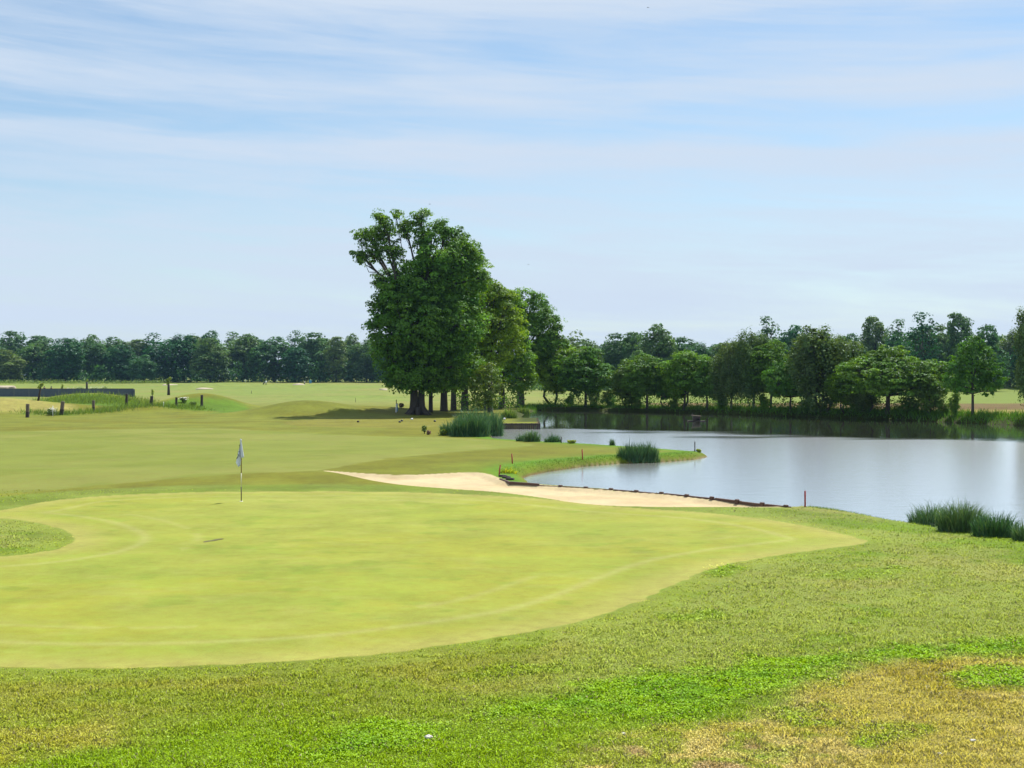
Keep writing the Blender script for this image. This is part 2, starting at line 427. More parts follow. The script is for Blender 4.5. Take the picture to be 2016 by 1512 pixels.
def mat_leaf(name, col, trans=.45, tcol=None, gloss=.02, var=.10, upn=0.0):
    """thin leaves: a diffuse face, light coming through, a faint sheen; hue drifts from plant to plant"""
    m, nt, out = mat_new(name); L = nt.links.new
    rgb = N(nt, 'ShaderNodeRGB'); rgb.outputs[0].default_value = tuple(col) + (1,)
    att = N(nt, 'ShaderNodeAttribute', attribute_name='tint')
    oi = N(nt, 'ShaderNodeObjectInfo')
    mr = N(nt, 'ShaderNodeMapRange'); mr.inputs[3].default_value = .5 - var * .16; mr.inputs[4].default_value = .5 + var * .16
    L(oi.outputs['Random'], mr.inputs[0])
    mv = N(nt, 'ShaderNodeMapRange'); mv.inputs[3].default_value = 1 + var; mv.inputs[4].default_value = 1 - var
    L(oi.outputs['Random'], mv.inputs[0])
    mu = N(nt, 'ShaderNodeMix', data_type='RGBA', blend_type='MULTIPLY'); mu.inputs[0].default_value = 1
    L(rgb.outputs[0], mu.inputs[6]); L(att.outputs['Color'], mu.inputs[7])
    hs = N(nt, 'ShaderNodeHueSaturation'); L(mr.outputs[0], hs.inputs['Hue']); L(mv.outputs[0], hs.inputs['Value']); L(mu.outputs[2], hs.inputs['Color'])
    d = N(nt, 'ShaderNodeBsdfDiffuse'); L(hs.outputs[0], d.inputs['Color'])
    t = N(nt, 'ShaderNodeBsdfTranslucent')
    if upn:      # matted turf shades like a level surface
        ge = N(nt, 'ShaderNodeNewGeometry'); vm = N(nt, 'ShaderNodeMix', data_type='VECTOR'); vm.inputs[0].default_value = upn; L(ge.outputs['Normal'], vm.inputs[4]); vm.inputs[5].default_value = (0, 0, 1)
        vn = N(nt, 'ShaderNodeVectorMath', operation='NORMALIZE'); L(vm.outputs[1], vn.inputs[0]); L(vn.outputs[0], d.inputs['Normal'])
    tm = N(nt, 'ShaderNodeMix', data_type='RGBA', blend_type='MULTIPLY'); tm.inputs[0].default_value = 1
    tm.inputs[7].default_value = tuple(tcol or (1.6, 1.5, .55)) + (1,); L(hs.outputs[0], tm.inputs[6]); L(tm.outputs[2], t.inputs['Color'])
    mx = N(nt, 'ShaderNodeMixShader'); mx.inputs[0].default_value = trans; L(d.outputs[0], mx.inputs[1]); L(t.outputs[0], mx.inputs[2])
    g = N(nt, 'ShaderNodeBsdfGlossy'); g.inputs['Roughness'].default_value = .45; g.inputs['Color'].default_value = (.8, .9, 1, 1)
    m2 = N(nt, 'ShaderNodeMixShader'); m2.inputs[0].default_value = gloss; L(mx.outputs[0], m2.inputs[1]); L(g.outputs[0], m2.inputs[2])
    L(m2.outputs[0], out.inputs[0]); return m

M = {}
M['turf'] = mat_turf('turf'); M['green'] = mat_turf('green_turf', amp=.20, fine=30, bump=.3, bdist=.014)
M['fairway'] = mat_turf('fairway_turf', amp=.14, fine=16, bump=.25)
M['sand'] = mat_turf('sand', amp=.09, fine=22, bump=.6, bdist=.05); M['field'] = mat_turf('field_soil', amp=.2, fine=6, bump=.6, bdist=.15)
M['blade'] = mat_leaf('grass_blade', (1, 1, 1), trans=.12, tcol=(1.15, 1.15, .8), gloss=.012, var=0, upn=.8)
M['oak'] = mat_leaf('oak_leaf', (.098, .200, .014), trans=.38, var=.10)
M['oak_y'] = mat_leaf('young_oak_leaf', (.125, .225, .010), trans=.38, var=.08)
M['hornbeam'] = mat_leaf('hornbeam_leaf', (.080, .175, .014), trans=.34, var=.10)
M['birch'] = mat_leaf('birch_leaf', (.074, .130, .034), trans=.32, var=.10)
M['far'] = mat_leaf('woodland_leaf', (.064, .142, .034), trans=.36, tcol=(1.2, 1.3, .7), var=.34)
M['olive'] = mat_leaf('olive_leaf', (.10, .16, .018), trans=.36, var=.1)
M['rush'] = mat_leaf('rush_stem', (.062, .135, .052), trans=.25, tcol=(1.2, 1.2, .6), gloss=.03, var=.12)
M['lime'] = mat_leaf('lime_leaf', (.20, .27, .03), trans=.45, var=.05)
M['weed'] = mat_leaf('weed_leaf', (.12, .19, .04), trans=.35, var=.12)
M['blossom'] = mat_leaf('blossom', (.62, .60, .52), trans=.2, tcol=(1, 1, .9), var=.05)
M['dead'] = mat_leaf('dead_leaf', (.30, .20, .12), trans=.3, tcol=(1, .9, .7), var=.1)
M['bark'] = mat_plain('bark', (.050, .042, .034), .95, .45, 6, .8)
M['bark_b'] = mat_plain('birch_bark', (.18, .17, .15), .9, .5, 5, .5)
M['wood'] = mat_plain('weathered_wood', (.135, .105, .082), .9, .4, 14, .6)
M['darkwood'] = mat_plain('dark_wood', (.045, .036, .032), .9, .4, 12, .6)
M['sleeper'] = mat_plain('creosoted_timber', (.085, .048, .036), .85, .4, 12, .7)
M['red'] = mat_plain('red_paint', (.33, .035, .03), .6, .2, 20)
M['white'] = mat_plain('white_paint', (.75, .76, .78), .55, .08, 10)
M['cream'] = mat_plain('cream_paint', (.62, .60, .46), .55, .08, 10)
M['black'] = mat_plain('black_plastic', (.02, .02, .022), .5, .2, 10)
M['polebrown'] = mat_plain('brown_pole', (.12, .055, .04), .5, .2, 10); M['poledark'] = mat_plain('dark_pole', (.05, .034, .02), .5, .2, 10)
M['slate'] = mat_plain('slate_blue_sheet', (.065, .085, .115), .8, .35, 3, .2)
M['blue'] = mat_plain('blue_plastic', (.06, .24, .42), .5, .15, 6)
M['ink'] = mat_plain('navy_ink', (.01, .014, .03), .7, .1, 6)
M['skin'] = mat_plain('skin', (.42, .26, .19), .6, .1, 20); M['hair'] = mat_plain('hair', (.03, .02, .015), .8, .2, 30)
M['cloth_w'] = mat_plain('white_cloth', (.7, .7, .7), .9, .1, 20); M['cloth_d'] = mat_plain('dark_cloth', (.02, .022, .03), .9, .2, 20)
M['stone'] = mat_plain('pale_stone', (.55, .52, .47), .9, .2, 18, .5)
M['dark_patch'] = mat_plain('dark_olive', (.075, .068, .012), .95, .3, 30, .4)  # dark olive tone of the small patch on the green

# flag cloth, lets daylight through
m, nt, out = mat_new('flag_cloth')
_d = N(nt, 'ShaderNodeBsdfDiffuse'); _d.inputs[0].default_value = (.62, .66, .74, 1)
_t = N(nt, 'ShaderNodeBsdfTranslucent'); _t.inputs[0].default_value = (.6, .66, .76, 1)
_n = N(nt, 'ShaderNodeTexNoise'); _n.inputs['Scale'].default_value = 60
_b = N(nt, 'ShaderNodeBump'); _b.inputs['Strength'].default_value = .2; nt.links.new(_n.outputs[0], _b.inputs['Height']); nt.links.new(_b.outputs[0], _d.inputs['Normal'])
_x = N(nt, 'ShaderNodeMixShader'); _x.inputs[0].default_value = .4
nt.links.new(_d.outputs[0], _x.inputs[1]); nt.links.new(_t.outputs[0], _x.inputs[2]); nt.links.new(_x.outputs[0], out.inputs[0]); M['flag'] = m

# pond water: small waves, calm in the lee of the far trees
m, nt, out = mat_new('pond_water'); L = nt.links.new
geo = N(nt, 'ShaderNodeNewGeometry')
mp = N(nt, 'ShaderNodeMapping'); mp.inputs['Scale'].default_value = (1.0, 1.9, 1); mp.inputs['Rotation'].default_value = (0, 0, .25); L(geo.outputs['Position'], mp.inputs[0])
w1 = N(nt, 'ShaderNodeTexNoise'); w1.inputs['Scale'].default_value = 3.4; w1.inputs['Detail'].default_value = 4; w1.inputs['Roughness'].default_value = .6; L(mp.outputs[0], w1.inputs[0])
w2 = N(nt, 'ShaderNodeTexNoise'); w2.inputs['Scale'].default_value = .9; w2.inputs['Detail'].default_value = 3; L(mp.outputs[0], w2.inputs[0])
ws = N(nt, 'ShaderNodeMath', operation='MULTIPLY_ADD'); L(w2.outputs['Fac'], ws.inputs[0]); ws.inputs[1].default_value = 1.6; L(w1.outputs['Fac'], ws.inputs[2])
sep = N(nt, 'ShaderNodeSeparateXYZ'); L(geo.outputs['Position'], sep.inputs[0])
# distance from the far shore line (runs from (3.8,189) to (51,133))
mx1 = N(nt, 'ShaderNodeMath', operation='MULTIPLY_ADD'); L(sep.outputs['X'], mx1.inputs[0]); mx1.inputs[1].default_value = .8; L(sep.outputs['Y'], mx1.inputs[2])
w3 = N(nt, 'ShaderNodeTexNoise'); w3.inputs['Scale'].default_value = .045; w3.inputs['Detail'].default_value = 3; L(mp.outputs[0], w3.inputs[0])
mx2 = N(nt, 'ShaderNodeMath', operation='MULTIPLY_ADD'); L(w3.outputs['Fac'], mx2.inputs[0]); mx2.inputs[1].default_value = 40; L(mx1.outputs[0], mx2.inputs[2])
calm = N(nt, 'ShaderNodeMapRange'); calm.inputs[1].default_value = 134; calm.inputs[2].default_value = 141; calm.inputs[3].default_value = 1.0; calm.inputs[4].default_value = .09; L(mx2.outputs[0], calm.inputs[0])
bp = N(nt, 'ShaderNodeBump'); bp.inputs['Distance'].default_value = .0048; L(ws.outputs[0], bp.inputs['Height']); L(calm.outputs[0], bp.inputs['Strength'])
p = N(nt, 'ShaderNodeBsdfDiffuse'); p.inputs['Color'].default_value = (.070, .078, .050, 1)
gl = N(nt, 'ShaderNodeBsdfGlossy'); rgh = N(nt, 'ShaderNodeMapRange'); rgh.inputs[1].default_value = .07; rgh.inputs[3].default_value = .035; rgh.inputs[4].default_value = .185; L(calm.outputs[0], rgh.inputs[0]); L(rgh.outputs[0], gl.inputs['Roughness']); gl.inputs['Color'].default_value = (.93, .95, .96, 1); L(bp.outputs[0], gl.inputs['Normal'])
lw = N(nt, 'ShaderNodeFresnel'); lw.inputs['IOR'].default_value = 1.6
fr = N(nt, 'ShaderNodeMapRange'); fr.inputs[1].default_value = .05; fr.inputs[2].default_value = .5; fr.inputs[3].default_value = .25; fr.inputs[4].default_value = .92; L(lw.outputs[0], fr.inputs[0])
mxw = N(nt, 'ShaderNodeMixShader'); L(fr.outputs[0], mxw.inputs[0]); L(p.outputs[0], mxw.inputs[1]); L(gl.outputs[0], mxw.inputs[2]); L(mxw.outputs[0], out.inputs[0]); M['water'] = m

# ------------------------------------------------------------------ ground sheet
def ground():
    ys = [-6.0]
    while ys[-1] < 12: ys.append(ys[-1] + .6)
    y = 12.0; ys = [v for v in ys if v < 12]
    while y < 250:
        ys.append(y); y += min(max(y * y / (HC * F) * 1.35, .026), .17 if 50 < y < 62 else (.33 if y < 95 else .9))
    while y < 620: ys.append(y); y += 2.4
    while y < 3600: ys.append(y); y *= 1.12
    Y = np.array(ys); NU = 1150
    u = np.linspace(-1, 1, NU)
    X = u[None, :] * (0.45 * np.maximum(Y, 0) + 4.5)[:, None]; YY = np.repeat(Y[:, None], NU, 1)
    sp = sdf(POND, X, YY); Z = ground_z(X, YY, sp)
    sg = sdf(GREEN, X, YY); sb = sdf(BUNKER, X, YY); sf = sdf(FAIRWAY, X, YY)
    C, lm, dm = turf(X, YY, sg, sb, sf, sp)
    R = len(Y)
    idx = np.arange(R * NU).reshape(R, NU)
    Q = np.stack([idx[:-1, :-1], idx[:-1, 1:], idx[1:, 1:], idx[1:, :-1]], -1).reshape(-1, 4)
    V = np.stack([X, YY, Z], -1).reshape(-1, 3); C = C.reshape(-1, 3)
    def fm(a): return (a[:-1, :-1] + a[1:, 1:] + a[:-1, 1:] + a[1:, :-1]).reshape(-1) / 4
    fsg, fsb, fsf, fx, fy = fm(sg), fm(sb), fm(sf), fm(X), fm(YY); v = fy + .10 * fx
    k = np.zeros(len(Q), int)
    k[(v > 150) & (v < 213) & (fx > 20)] = 4
    k[(v >= 213) & (fx > 14)] = 5
    k[fsf < 0] = 3; k[fsb < 0] = 2; k[fsg < 0] = 1
    for i, (nm, mt) in enumerate([('ground', 'turf'), ('putting_green', 'green'), ('bunker_sand', 'sand'), ('fairway', 'fairway'), ('ploughed_field', 'field'), ('crop_field', 'fairway')]):
        q = Q[k == i]
        if not len(q): continue
        used, inv = np.unique(q.ravel(), return_inverse=True)
        o = link(nm, new_mesh(nm, V[used], inv.reshape(-1, 4), M[mt], True, C[used])); o['kind'] = 'structure'
ground()
wx = [p[0] for p in POND]; wy = [p[1] for p in POND]
W = MB(); W.add([(min(wx) - 3, min(wy) - 3, WZ), (max(wx) + 4, min(wy) - 3, WZ), (max(wx) + 4, max(wy) + 3, WZ), (min(wx) - 3, max(wy) + 3, WZ)], [[0, 1, 2, 3]])
W.build('pond_water', M['water'])['kind'] = 'structure'

# ------------------------------------------------------------------ grass blades of the near rough
def blades():
    r = np.random.default_rng(11)
    n = 760000
    py = r.uniform(965, 1600, n); d = HC * F / (py - HY)
    x = r.uniform(-1, 1, n) * (0.42 * d + .6); y = d
    sg = sdf(GREEN, x, y); sb = sdf(BUNKER, x, y); sf = np.full(n, 9.0); sp = sdf(POND, x, y)
    keep = (sg + r.normal(0, .05, n) > .02) & (sb > .1) & (sp > .25) & (r.random(n) < .15 + .85 * sstep(970, 1110, py))
    x, y, sg, sb, sf, sp = [a[keep] for a in (x, y, sg, sb, sf, sp)]; n = len(x)
    C, lm, dm = turf(x, y, sg, sb, sf, sp); z = ground_z(x, y, sp)
    tuft = fbm(x / .22, y / .22, 31, 3)
    h = (.016 + .026 * r.random(n) ** 1.8) * (.7 + .9 * sstep(.4, .65, tuft)) * (1 - .35 * lm) * np.where(y > 24, .8, 1)
    h *= (sstep(-.02, .25, sg) * .4 + sstep(.75, 1.0, sg) * .35 + .25)
    w = (.0035 + .003 * r.random(n)) * (y / 15.0) * (1 + 1.6 * lm)
    a = r.uniform(0, 2 * PI, n); lean = r.uniform(.2, 1.3, n) * h
    la = r.uniform(0, 2 * PI, n)
    ux, uy = np.cos(a) * w, np.sin(a) * w
    B = np.stack([x, y, z - .004], -1); T = B + np.stack([np.cos(la) * lean, np.sin(la) * lean, h], -1)
    U = np.stack([ux, uy, np.zeros(n)], -1)
    mid = (B + T) / 2 + np.stack([np.zeros(n), np.zeros(n), h * .18], -1)
    V = np.stack([B - U, B + U, mid + U * .8, T, mid - U * .8], 1).reshape(-1, 3)
    base = np.arange(n)[:, None] * 5
    Fq = base + np.array([0, 1, 2, 4]); Ft = base + np.array([4, 2, 3])
    br = (1.85 + .95 * r.random(n))[:, None] * np.array([1.04, 1.04, .85])
    c = C * br
    straw = (r.random(n) < .07 + .16 * dm)[:, None]
    c = np.where(straw, alb(226, 214, 160) * (.7 + .4 * r.random(n)[:, None]), c)
    dk = (r.random(n) < .04 + .12 * lm)[:, None]; c = np.where(dk, c * np.array([.42, .52, .5]), c)
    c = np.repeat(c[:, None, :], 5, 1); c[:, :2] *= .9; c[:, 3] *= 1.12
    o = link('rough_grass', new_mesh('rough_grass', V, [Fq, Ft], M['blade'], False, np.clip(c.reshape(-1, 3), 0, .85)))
    tag(o, 'short mown rough grass covering the ground in front of the putting green', 'grass', kind='stuff')
    # clover leaves of the lush patches
    n = 260000
    py = r.uniform(1060, 1600, n); d = HC * F / (py - HY); x = r.uniform(-1, 1, n) * (0.42 * d + .6); y = d
    f = lambda q: np.full(len(q), 9.0)
    C, lm, dm = turf(x, y, sdf(GREEN, x, y), f(x), f(x), f(x))
    lb = sstep(18.0, 15.4, y + .12 * np.abs(x + 2)) * sstep(4.2, 1.6, x)
    k = r.random(n) < np.maximum(lm ** 2, lb * .25)
    x, y, C = x[k], y[k], C[k]; n = len(x)
    t = fbm(x / .3, y / .3, 41, 3); z = ground_z(x, y) + .012 + .07 * sstep(.35, .7, t) * r.random(n)
    Nn = np.stack([r.normal(0, .45, n), r.normal(0, .45, n) - .15, np.ones(n)], -1)
    V, Fq = leaf_quads(np.stack([x, y, z], -1), Nn, .011 * (y / 15) * r.uniform(.7, 1.4, n), r, .85)
    c = np.repeat(C * (1.5 + 1.2 * r.random(n))[:, None], 4, 0)
    o = link('clover', new_mesh('clover', V, Fq, M['blade'], False, np.clip(c, 0, .85)))
    tag(o, 'bright green clover growing in patches through the mown rough', 'clover', kind='stuff')

def unit(v): return v / (np.linalg.norm(v, axis=-1, keepdims=True) + 1e-9)

def leaf_quads(P, Nn, S, r, asp=.62):
    n = len(P); Nn = unit(Nn)
    R = r.normal(size=(n, 3)); U = unit(np.cross(Nn, R)); Vv = np.cross(Nn, U)
    S = np.broadcast_to(S, (n,))[:, None]
    A = P + U * S; B = P + Vv * S * asp + Nn * S * .18; C = P - U * S; D = P - Vv * S * asp + Nn * S * .18
    V = np.stack([A, B, C, D], 1).reshape(-1, 3)
    return V, (np.arange(n)[:, None] * 4 + np.array([0, 1, 2, 3]))

blades()

# ------------------------------------------------------------------ trees
def clumps_of(blobs, cr, r, shell=(.62, 1.0), fill=1.0):
    """clump centres over the surface of the union of ellipsoids"""
    out = []; B = np.array(blobs, float)
    for i, b in enumerate(B):
        c, rad = b[:3], b[3:6]
        area = 4 * PI * (((rad[0] * rad[1]) ** 1.6 + (rad[0] * rad[2]) ** 1.6 + (rad[1] * rad[2]) ** 1.6) / 3) ** (1 / 1.6)
        n = max(int(area / (cr * cr * 2.2) * fill), 5)
        d = unit(r.normal(size=(n, 3)))
        q = c + d * rad * r.uniform(shell[0], shell[1], (n, 1))
        keep = np.ones(n, bool)
        for j, b2 in enumerate(B):
            if j == i: continue
            keep &= (((q - b2[:3]) / b2[3:6]) ** 2).sum(1) > .45
        q = q[keep]; dd = unit((q - c) / rad)
        out.append(np.hstack([q, dd, np.full((len(q), 1), i)]))
    return np.concatenate(out)

def foliage(blobs, cr, leaf, per, seed, flat=.7, droop=0.0, fill=1.0, shell=(.62, 1.0), updir=.45, fine=.0):
    r = np.random.default_rng(seed)
    K = clumps_of(blobs, cr, r, shell, fill)
    nc = len(K); rep = np.maximum((per * r.uniform(.55, 1.45, nc)).astype(int), 3)
    ci = np.repeat(np.arange(nc), rep); n = len(ci)
    crr = cr * r.uniform(.45, 1.6, nc)
    d = unit(r.normal(size=(n, 3))); rad = r.uniform(.35, 1.0, n) ** .5
    up_ = r.random(n) < .72; d[:, 2] = np.where(up_, np.abs(d[:, 2]), d[:, 2])
    P = K[ci, :3] + d * (rad * crr[ci])[:, None] * np.array([1, 1, flat])
    if droop:
        P[:, 2] -= droop * r.random(n) ** 1.5 * crr[ci]
    Nn = d * .6 + K[ci, 3:6] * .30 + np.array([0, 0, updir]) + r.normal(0, .34, (n, 3))
    S = leaf * r.uniform(.6, 1.35, n)
    V, Fq = leaf_quads(P, Nn, S, r)
    tn = (r.uniform(.68, 1.35, nc)[ci] * r.uniform(.8, 1.22, n))
    hue = r.uniform(-.10, .10, nc)[ci] + r.uniform(-.05, .05, n)
    T = np.stack([tn * (1 + hue), tn, tn * (1 - hue)], -1)
    return V, Fq, np.repeat(T, 4, 0), K

def limbs(mb, h0, blobs, K, r, r0, lean=(0, 0), n_sub=4, twig=.35, forks=1, flare=1.55):
    """trunk, a limb to every part of the crown, branches to some of its clumps"""
    B = np.array(blobs, float); top = B[B[:, 2].argmax()]
    fork = np.array([lean[0], lean[1], h0])
    axis_top = np.array([top[0] * .7, top[1] * .7, top[2]])
    for k in range(forks):
        off = np.array([0., 0, 0]) if forks == 1 else np.array([math.cos(k * 2.4 + 1) * r0 * 1.5, math.sin(k * 2.4 + 1) * r0, 0])
        sc = 1 if forks == 1 else .66
        p0 = np.array([0, 0, -.25]) + off; spread = off * (3.0 if forks > 1 else 0) * 1.2
        pts = [p0, p0 + [0, 0, .25 + r0 * .5], p0 * .6 + fork * .45 + spread * .3, fork + spread]
        rad = [r0 * flare * sc, r0 * 1.12 * sc, r0 * .92 * sc, r0 * .8 * sc]
        for t in (.35, .7, 1.0):
            pts.append((fork + spread) * (1 - t) + axis_top * t + r.normal(0, .02, 3) * h0); rad.append(r0 * sc * (.75 - .62 * t))
        mb.tube([tuple(q) for q in pts], rad, 10)
    for i, b in enumerate(B):
        c = b[:3]; t = np.clip((c[2] - h0) / max(axis_top[2] - h0, .1) * .45, 0, .8)
        s = fork * (1 - t) + axis_top * t; rr = r0 * (.5 - .3 * t)
        mid = s * .5 + c * .5 + np.array([0, 0, -.08 * np.linalg.norm(c - s)]) + r.normal(0, .04, 3) * np.linalg.norm(c - s)
        mb.tube([tuple(s), tuple(mid), tuple(c)], [rr, rr * .65, rr * .3], 6)
        kk = K[K[:, 6] == i]
        if len(kk) and n_sub:
            for j in r.choice(len(kk), min(n_sub, len(kk)), replace=False):
                e = kk[j, :3]; m2 = (c + e) / 2 + r.normal(0, .06, 3) * np.linalg.norm(e - c)
                m0 = mid * .35 + c * .65
                mb.tube([tuple(m0), tuple(m2), tuple(e)], [rr * twig, rr * twig * .6, .012], 5)

def env_blobs(kind, Wd, H, hb, r, n=13):
    """ellipsoids that fill the outline of a crown: half width Wd, top H, underside hb"""
    out = []; ch = (H - hb) / 2; cz = hb + ch
    tries = 0
    while len(out) < n and tries < 900:
        tries += 1
        q = unit(r.normal(size=3)) * r.uniform(.45, .78)
        if kind == 'dome':
            q[2] = abs(q[2]) * 1.15 - .45
        if kind == 'tall': q[:2] *= .8
        c = np.array([q[0] * Wd, q[1] * Wd, cz + q[2] * ch])
        f = r.uniform(.30, .46)
        rx = f * Wd; rz_ = min(f * ch * (1.1 if kind != 'dome' else .8), rx * 1.15)
        if kind == 'dome': rz_ = rx * .55
        if kind == 'weep': rz_ = rx * 1.35
        if any(np.linalg.norm((c - o[:3]) / o[3:6]) < .75 for o in out): continue
        c[2] = min(c[2], H - rz_ * .95); c[2] = max(c[2], hb + rz_ * .7)
        out.append(np.array([c[0], c[1], c[2], rx, rx * r.uniform(.9, 1.1), rz_]))
    out.append(np.array([0, 0, cz, Wd * .5, Wd * .5, ch * .72]))
    return out

TREE_MESH = {}
def make_kind(key, kind, Wd, H, hb, cr, leaf, per, seed, mat, bark='bark', r0=None, flat=.7, droop=0, n=13, fill=1.0, shell=(.62, 1.0), forks=1, extra=None, blobs=None, n_sub=4, updir=.45, h0=None):
    r = np.random.default_rng(seed + 500)
    bl = blobs if blobs is not None else env_blobs(kind, Wd, H, hb, r, n)
    if extra: bl = bl + [np.array(e, float) for e in extra]
    V, Fq, T, K = foliage(bl, cr, leaf, per, seed, flat, droop, fill, shell, updir)
    cm = new_mesh('crown_' + key, V, Fq, M[mat], False, T)
    mb = MB(); limbs(mb, h0 if h0 else max(hb * 1.0, H * .14), bl, K, r, r0 or H * .018, n_sub=n_sub, forks=forks)
    tm = new_mesh('trunk_' + key, np.concatenate(mb.V), [np.array(f) for f in mb.F.values()], M[bark], True)
    TREE_MESH[key] = (cm, tm, H, Wd)

def plant_tree(name, key, x, y, h, hw, rz, label, group=None, cat='tree', z=None, flip=False, deep=None):
    cm, tm, H, Wd = TREE_MESH[key]
    o = thing(name, label, cat, (x, y, (gz(x, y) if z is None else z) - .03), rz, group)
    s = hw / Wd
    o.scale = (s * (-1 if flip else 1), deep or s, h / H)
    link('crown', cm, o); link('trunk', tm, o)
    return o

# --- the old oak and the row behind it, each shaped on its own outline
D0 = 140.0; S0 = D0 / F                      # metres per photo pixel at the oak
def ob(px, py, rpx, rpy=None, dy=0.0, rd=None, x0=822, y0=818, s=S0):
    return [(px - x0) * s, dy, (y0 - py) * s, rpx * s, (rd or rpx * s), (rpy or rpx) * s]
oak_dense = [ob(835, 560, 62, 55), ob(785, 600, 48, 42, -1), ob(765, 655, 42, 45), ob(778, 715, 40, 40, 1), ob(830, 680, 70, 75, 0), ob(796, 742, 44, 30, -1.5),
             ob(845, 745, 60, 30, 1), ob(870, 500, 52, 50), ob(905, 560, 52, 52, 1.0), ob(900, 640, 58, 62, -1), ob(895, 720, 55, 48, 1), ob(845, 620, 70, 60, 2.5),
             ob(820, 640, 60, 60, -3), ob(820, 610, 50, 50, -.5), ob(860, 660, 50, 50, .5), ob(912, 512, 36, 32, 1.5), ob(775, 560, 34, 26, 1), ob(850, 470, 34, 30, 0), ob(762, 690, 24, 34, -1), ob(765, 620, 34, 34, 2)]
oak_open = [ob(738, 500, 26, 20), ob(722, 462, 30, 20, 1), ob(760, 440, 30, 22, -1), ob(712, 505, 20, 24), ob(800, 452, 26, 26, .5), ob(826, 434, 17, 17, 0), ob(775, 495, 26, 26, -.5),
            ob(742, 555, 18, 18, .6), ob(880, 462, 17, 15, 0), ob(932, 500, 17, 14, 0), ob(948, 548, 18, 20, .5), ob(752, 470, 24, 20, .5),
            ob(868, 446, 13, 11), ob(902, 458, 12, 10, .4), ob(915, 470, 11, 9), ob(733, 604, 12, 11), ob(738, 648, 11, 12), ob(736, 705, 10, 12), ob(836, 420, 10, 9), ob(704, 470, 10, 9), ob(780, 425, 12, 9)]
def the_oak():
    r = np.random.default_rng(3)
    x, y = at(822, D0); z = gz(x, y)
    o = thing('oak_tree', 'tallest oak, thick double trunk, thin see-through upper boughs leaning over the grassy knoll', 'tree', (x, y, z - .05))
    V1, F1, T1, K1 = foliage(oak_dense, .72, .14, 92, 5, .8)
    V2, F2, T2, K2 = foliage(oak_open, .5, .125, 40, 6, .8, fill=.9, shell=(.2, 1.08))
    V3, F3, T3, K3 = foliage([ob(835, 640, 66, 105, .5)], 1.1, .22, 90, 7, .9)
    V = np.concatenate([V1, V2, V3]); Fq = np.concatenate([F1, F2 + len(V1), F3 + len(V1) + len(V2)]); T = np.concatenate([T1, T2 * np.array([1.12, 1.0, 1.0]), T3])
    link('crown', new_mesh('oak_crown', V, Fq, M['oak'], False, T), o)
    mb = MB()
    # two stems grown together at the foot
    for (bx, tx, ty, rr) in ((-.36, -1.3, -.1, .42), (.40, .9, .2, .36)):
        mb.tube([(bx * 1.3, 0, -.3), (bx * 1.1, 0, .35), (bx, 0, 1.6), (bx * 1.1, ty, 4.2), (tx * .8, ty, 8), (tx, ty * 2, 12.5), (tx * 1.2 + .4, ty * 2, 16.5)],
                [rr * 1.75, rr * 1.2, rr, rr * .88, rr * .66, rr * .42, rr * .14], 12)
    for k in range(7):
        a = k * .9 + .3; mb.tube([(math.cos(a) * .55, math.sin(a) * .5, .7), (math.cos(a) * 1.1, math.sin(a) * .95, .12), (math.cos(a) * 1.7, math.sin(a) * 1.5, -.15)], [.34, .24, .06], 7)
    K = np.concatenate([K1, K2 + np.array([0, 0, 0, 0, 0, 0, len(oak_dense)])])
    for i, b in enumerate(oak_dense + oak_open):
        c = np.array(b[:3]); open_ = i >= len(oak_dense)
        if open_ and c[0] < -1.2: s = np.array([-1.15, 0, 11.0 + r.uniform(-.6, 1.4)]); rr = .22
        elif open_: s = np.array([.4, 0, 13.5]); rr = .17
        else: s = np.array([np.sign(c[0] - .2) * .9, 0, min(max(c[2] - 2.5, 3.5), 12)]); rr = .26
        if b[3] < 14 * S0: rr *= .35
        L_ = np.linalg.norm(c - s); mid = (s + c) / 2 + r.normal(0, .05, 3) * L_ + np.array([0, 0, .03 * L_])
        mb.tube([tuple(s), tuple(mid), tuple(c)], [rr, rr * .62, rr * .3], 7)
        kk = K[K[:, 6] == i]
        for j in r.choice(len(kk), min(9 if open_ else 4, len(kk)), replace=False):
            e = kk[j, :3]; st = mid * r.uniform(0, .8) + c * 0; st = mid * (1 - (q := r.uniform(.3, 1))) + c * q
            m2 = (st + e) / 2 + r.normal(0, .08, 3) * np.linalg.norm(e - st)
            mb.tube([tuple(st), tuple(m2), tuple(e)], [rr * .3, rr * .2, .015], 5)
    mb.build('trunk', M['bark'], o)
the_oak()

def row_tree(px, d, base_px, blobs_px, label, mat, seed, cr=.74, leaf=.145, per=74, r0=.5, h0=None, name='oak_tree', flat=.75, group='old trees in a row beside the pond', flare=1.7, droop=0):
    s = d / F; x, y = at(px, d); z = gz(x, y); y0 = HY + (HC - z) * F / d
    bl = [ob(*b, x0=px, y0=y0, s=s) if len(b) <= 4 else ob(b[0], b[1], b[2], b[3], b[4], x0=px, y0=y0, s=s) for b in blobs_px]
    o = thing(name, label, 'tree', (x, y, z - .05), 0, group)
    V, Fq, T, K = foliage(bl, cr, leaf, per, seed, flat, droop)
    link('crown', new_mesh('row_crown', V, Fq, M[mat], False, T), o)
    mb = MB(); limbs(mb, h0 or 5.0, bl, K, np.random.default_rng(seed), r0, flare=flare); mb.build('trunk', M['bark'], o)
    return o
row_tree(848, 145, 0, [(850, 520, 40, 40), (860, 600, 50, 45, 1), (845, 680, 50, 45), (880, 560, 40, 40), (860, 745, 46, 24)], 'slim oak trunk between the double-stemmed oak and the stout dark trunks', 'oak', 21, r0=.22, h0=6)
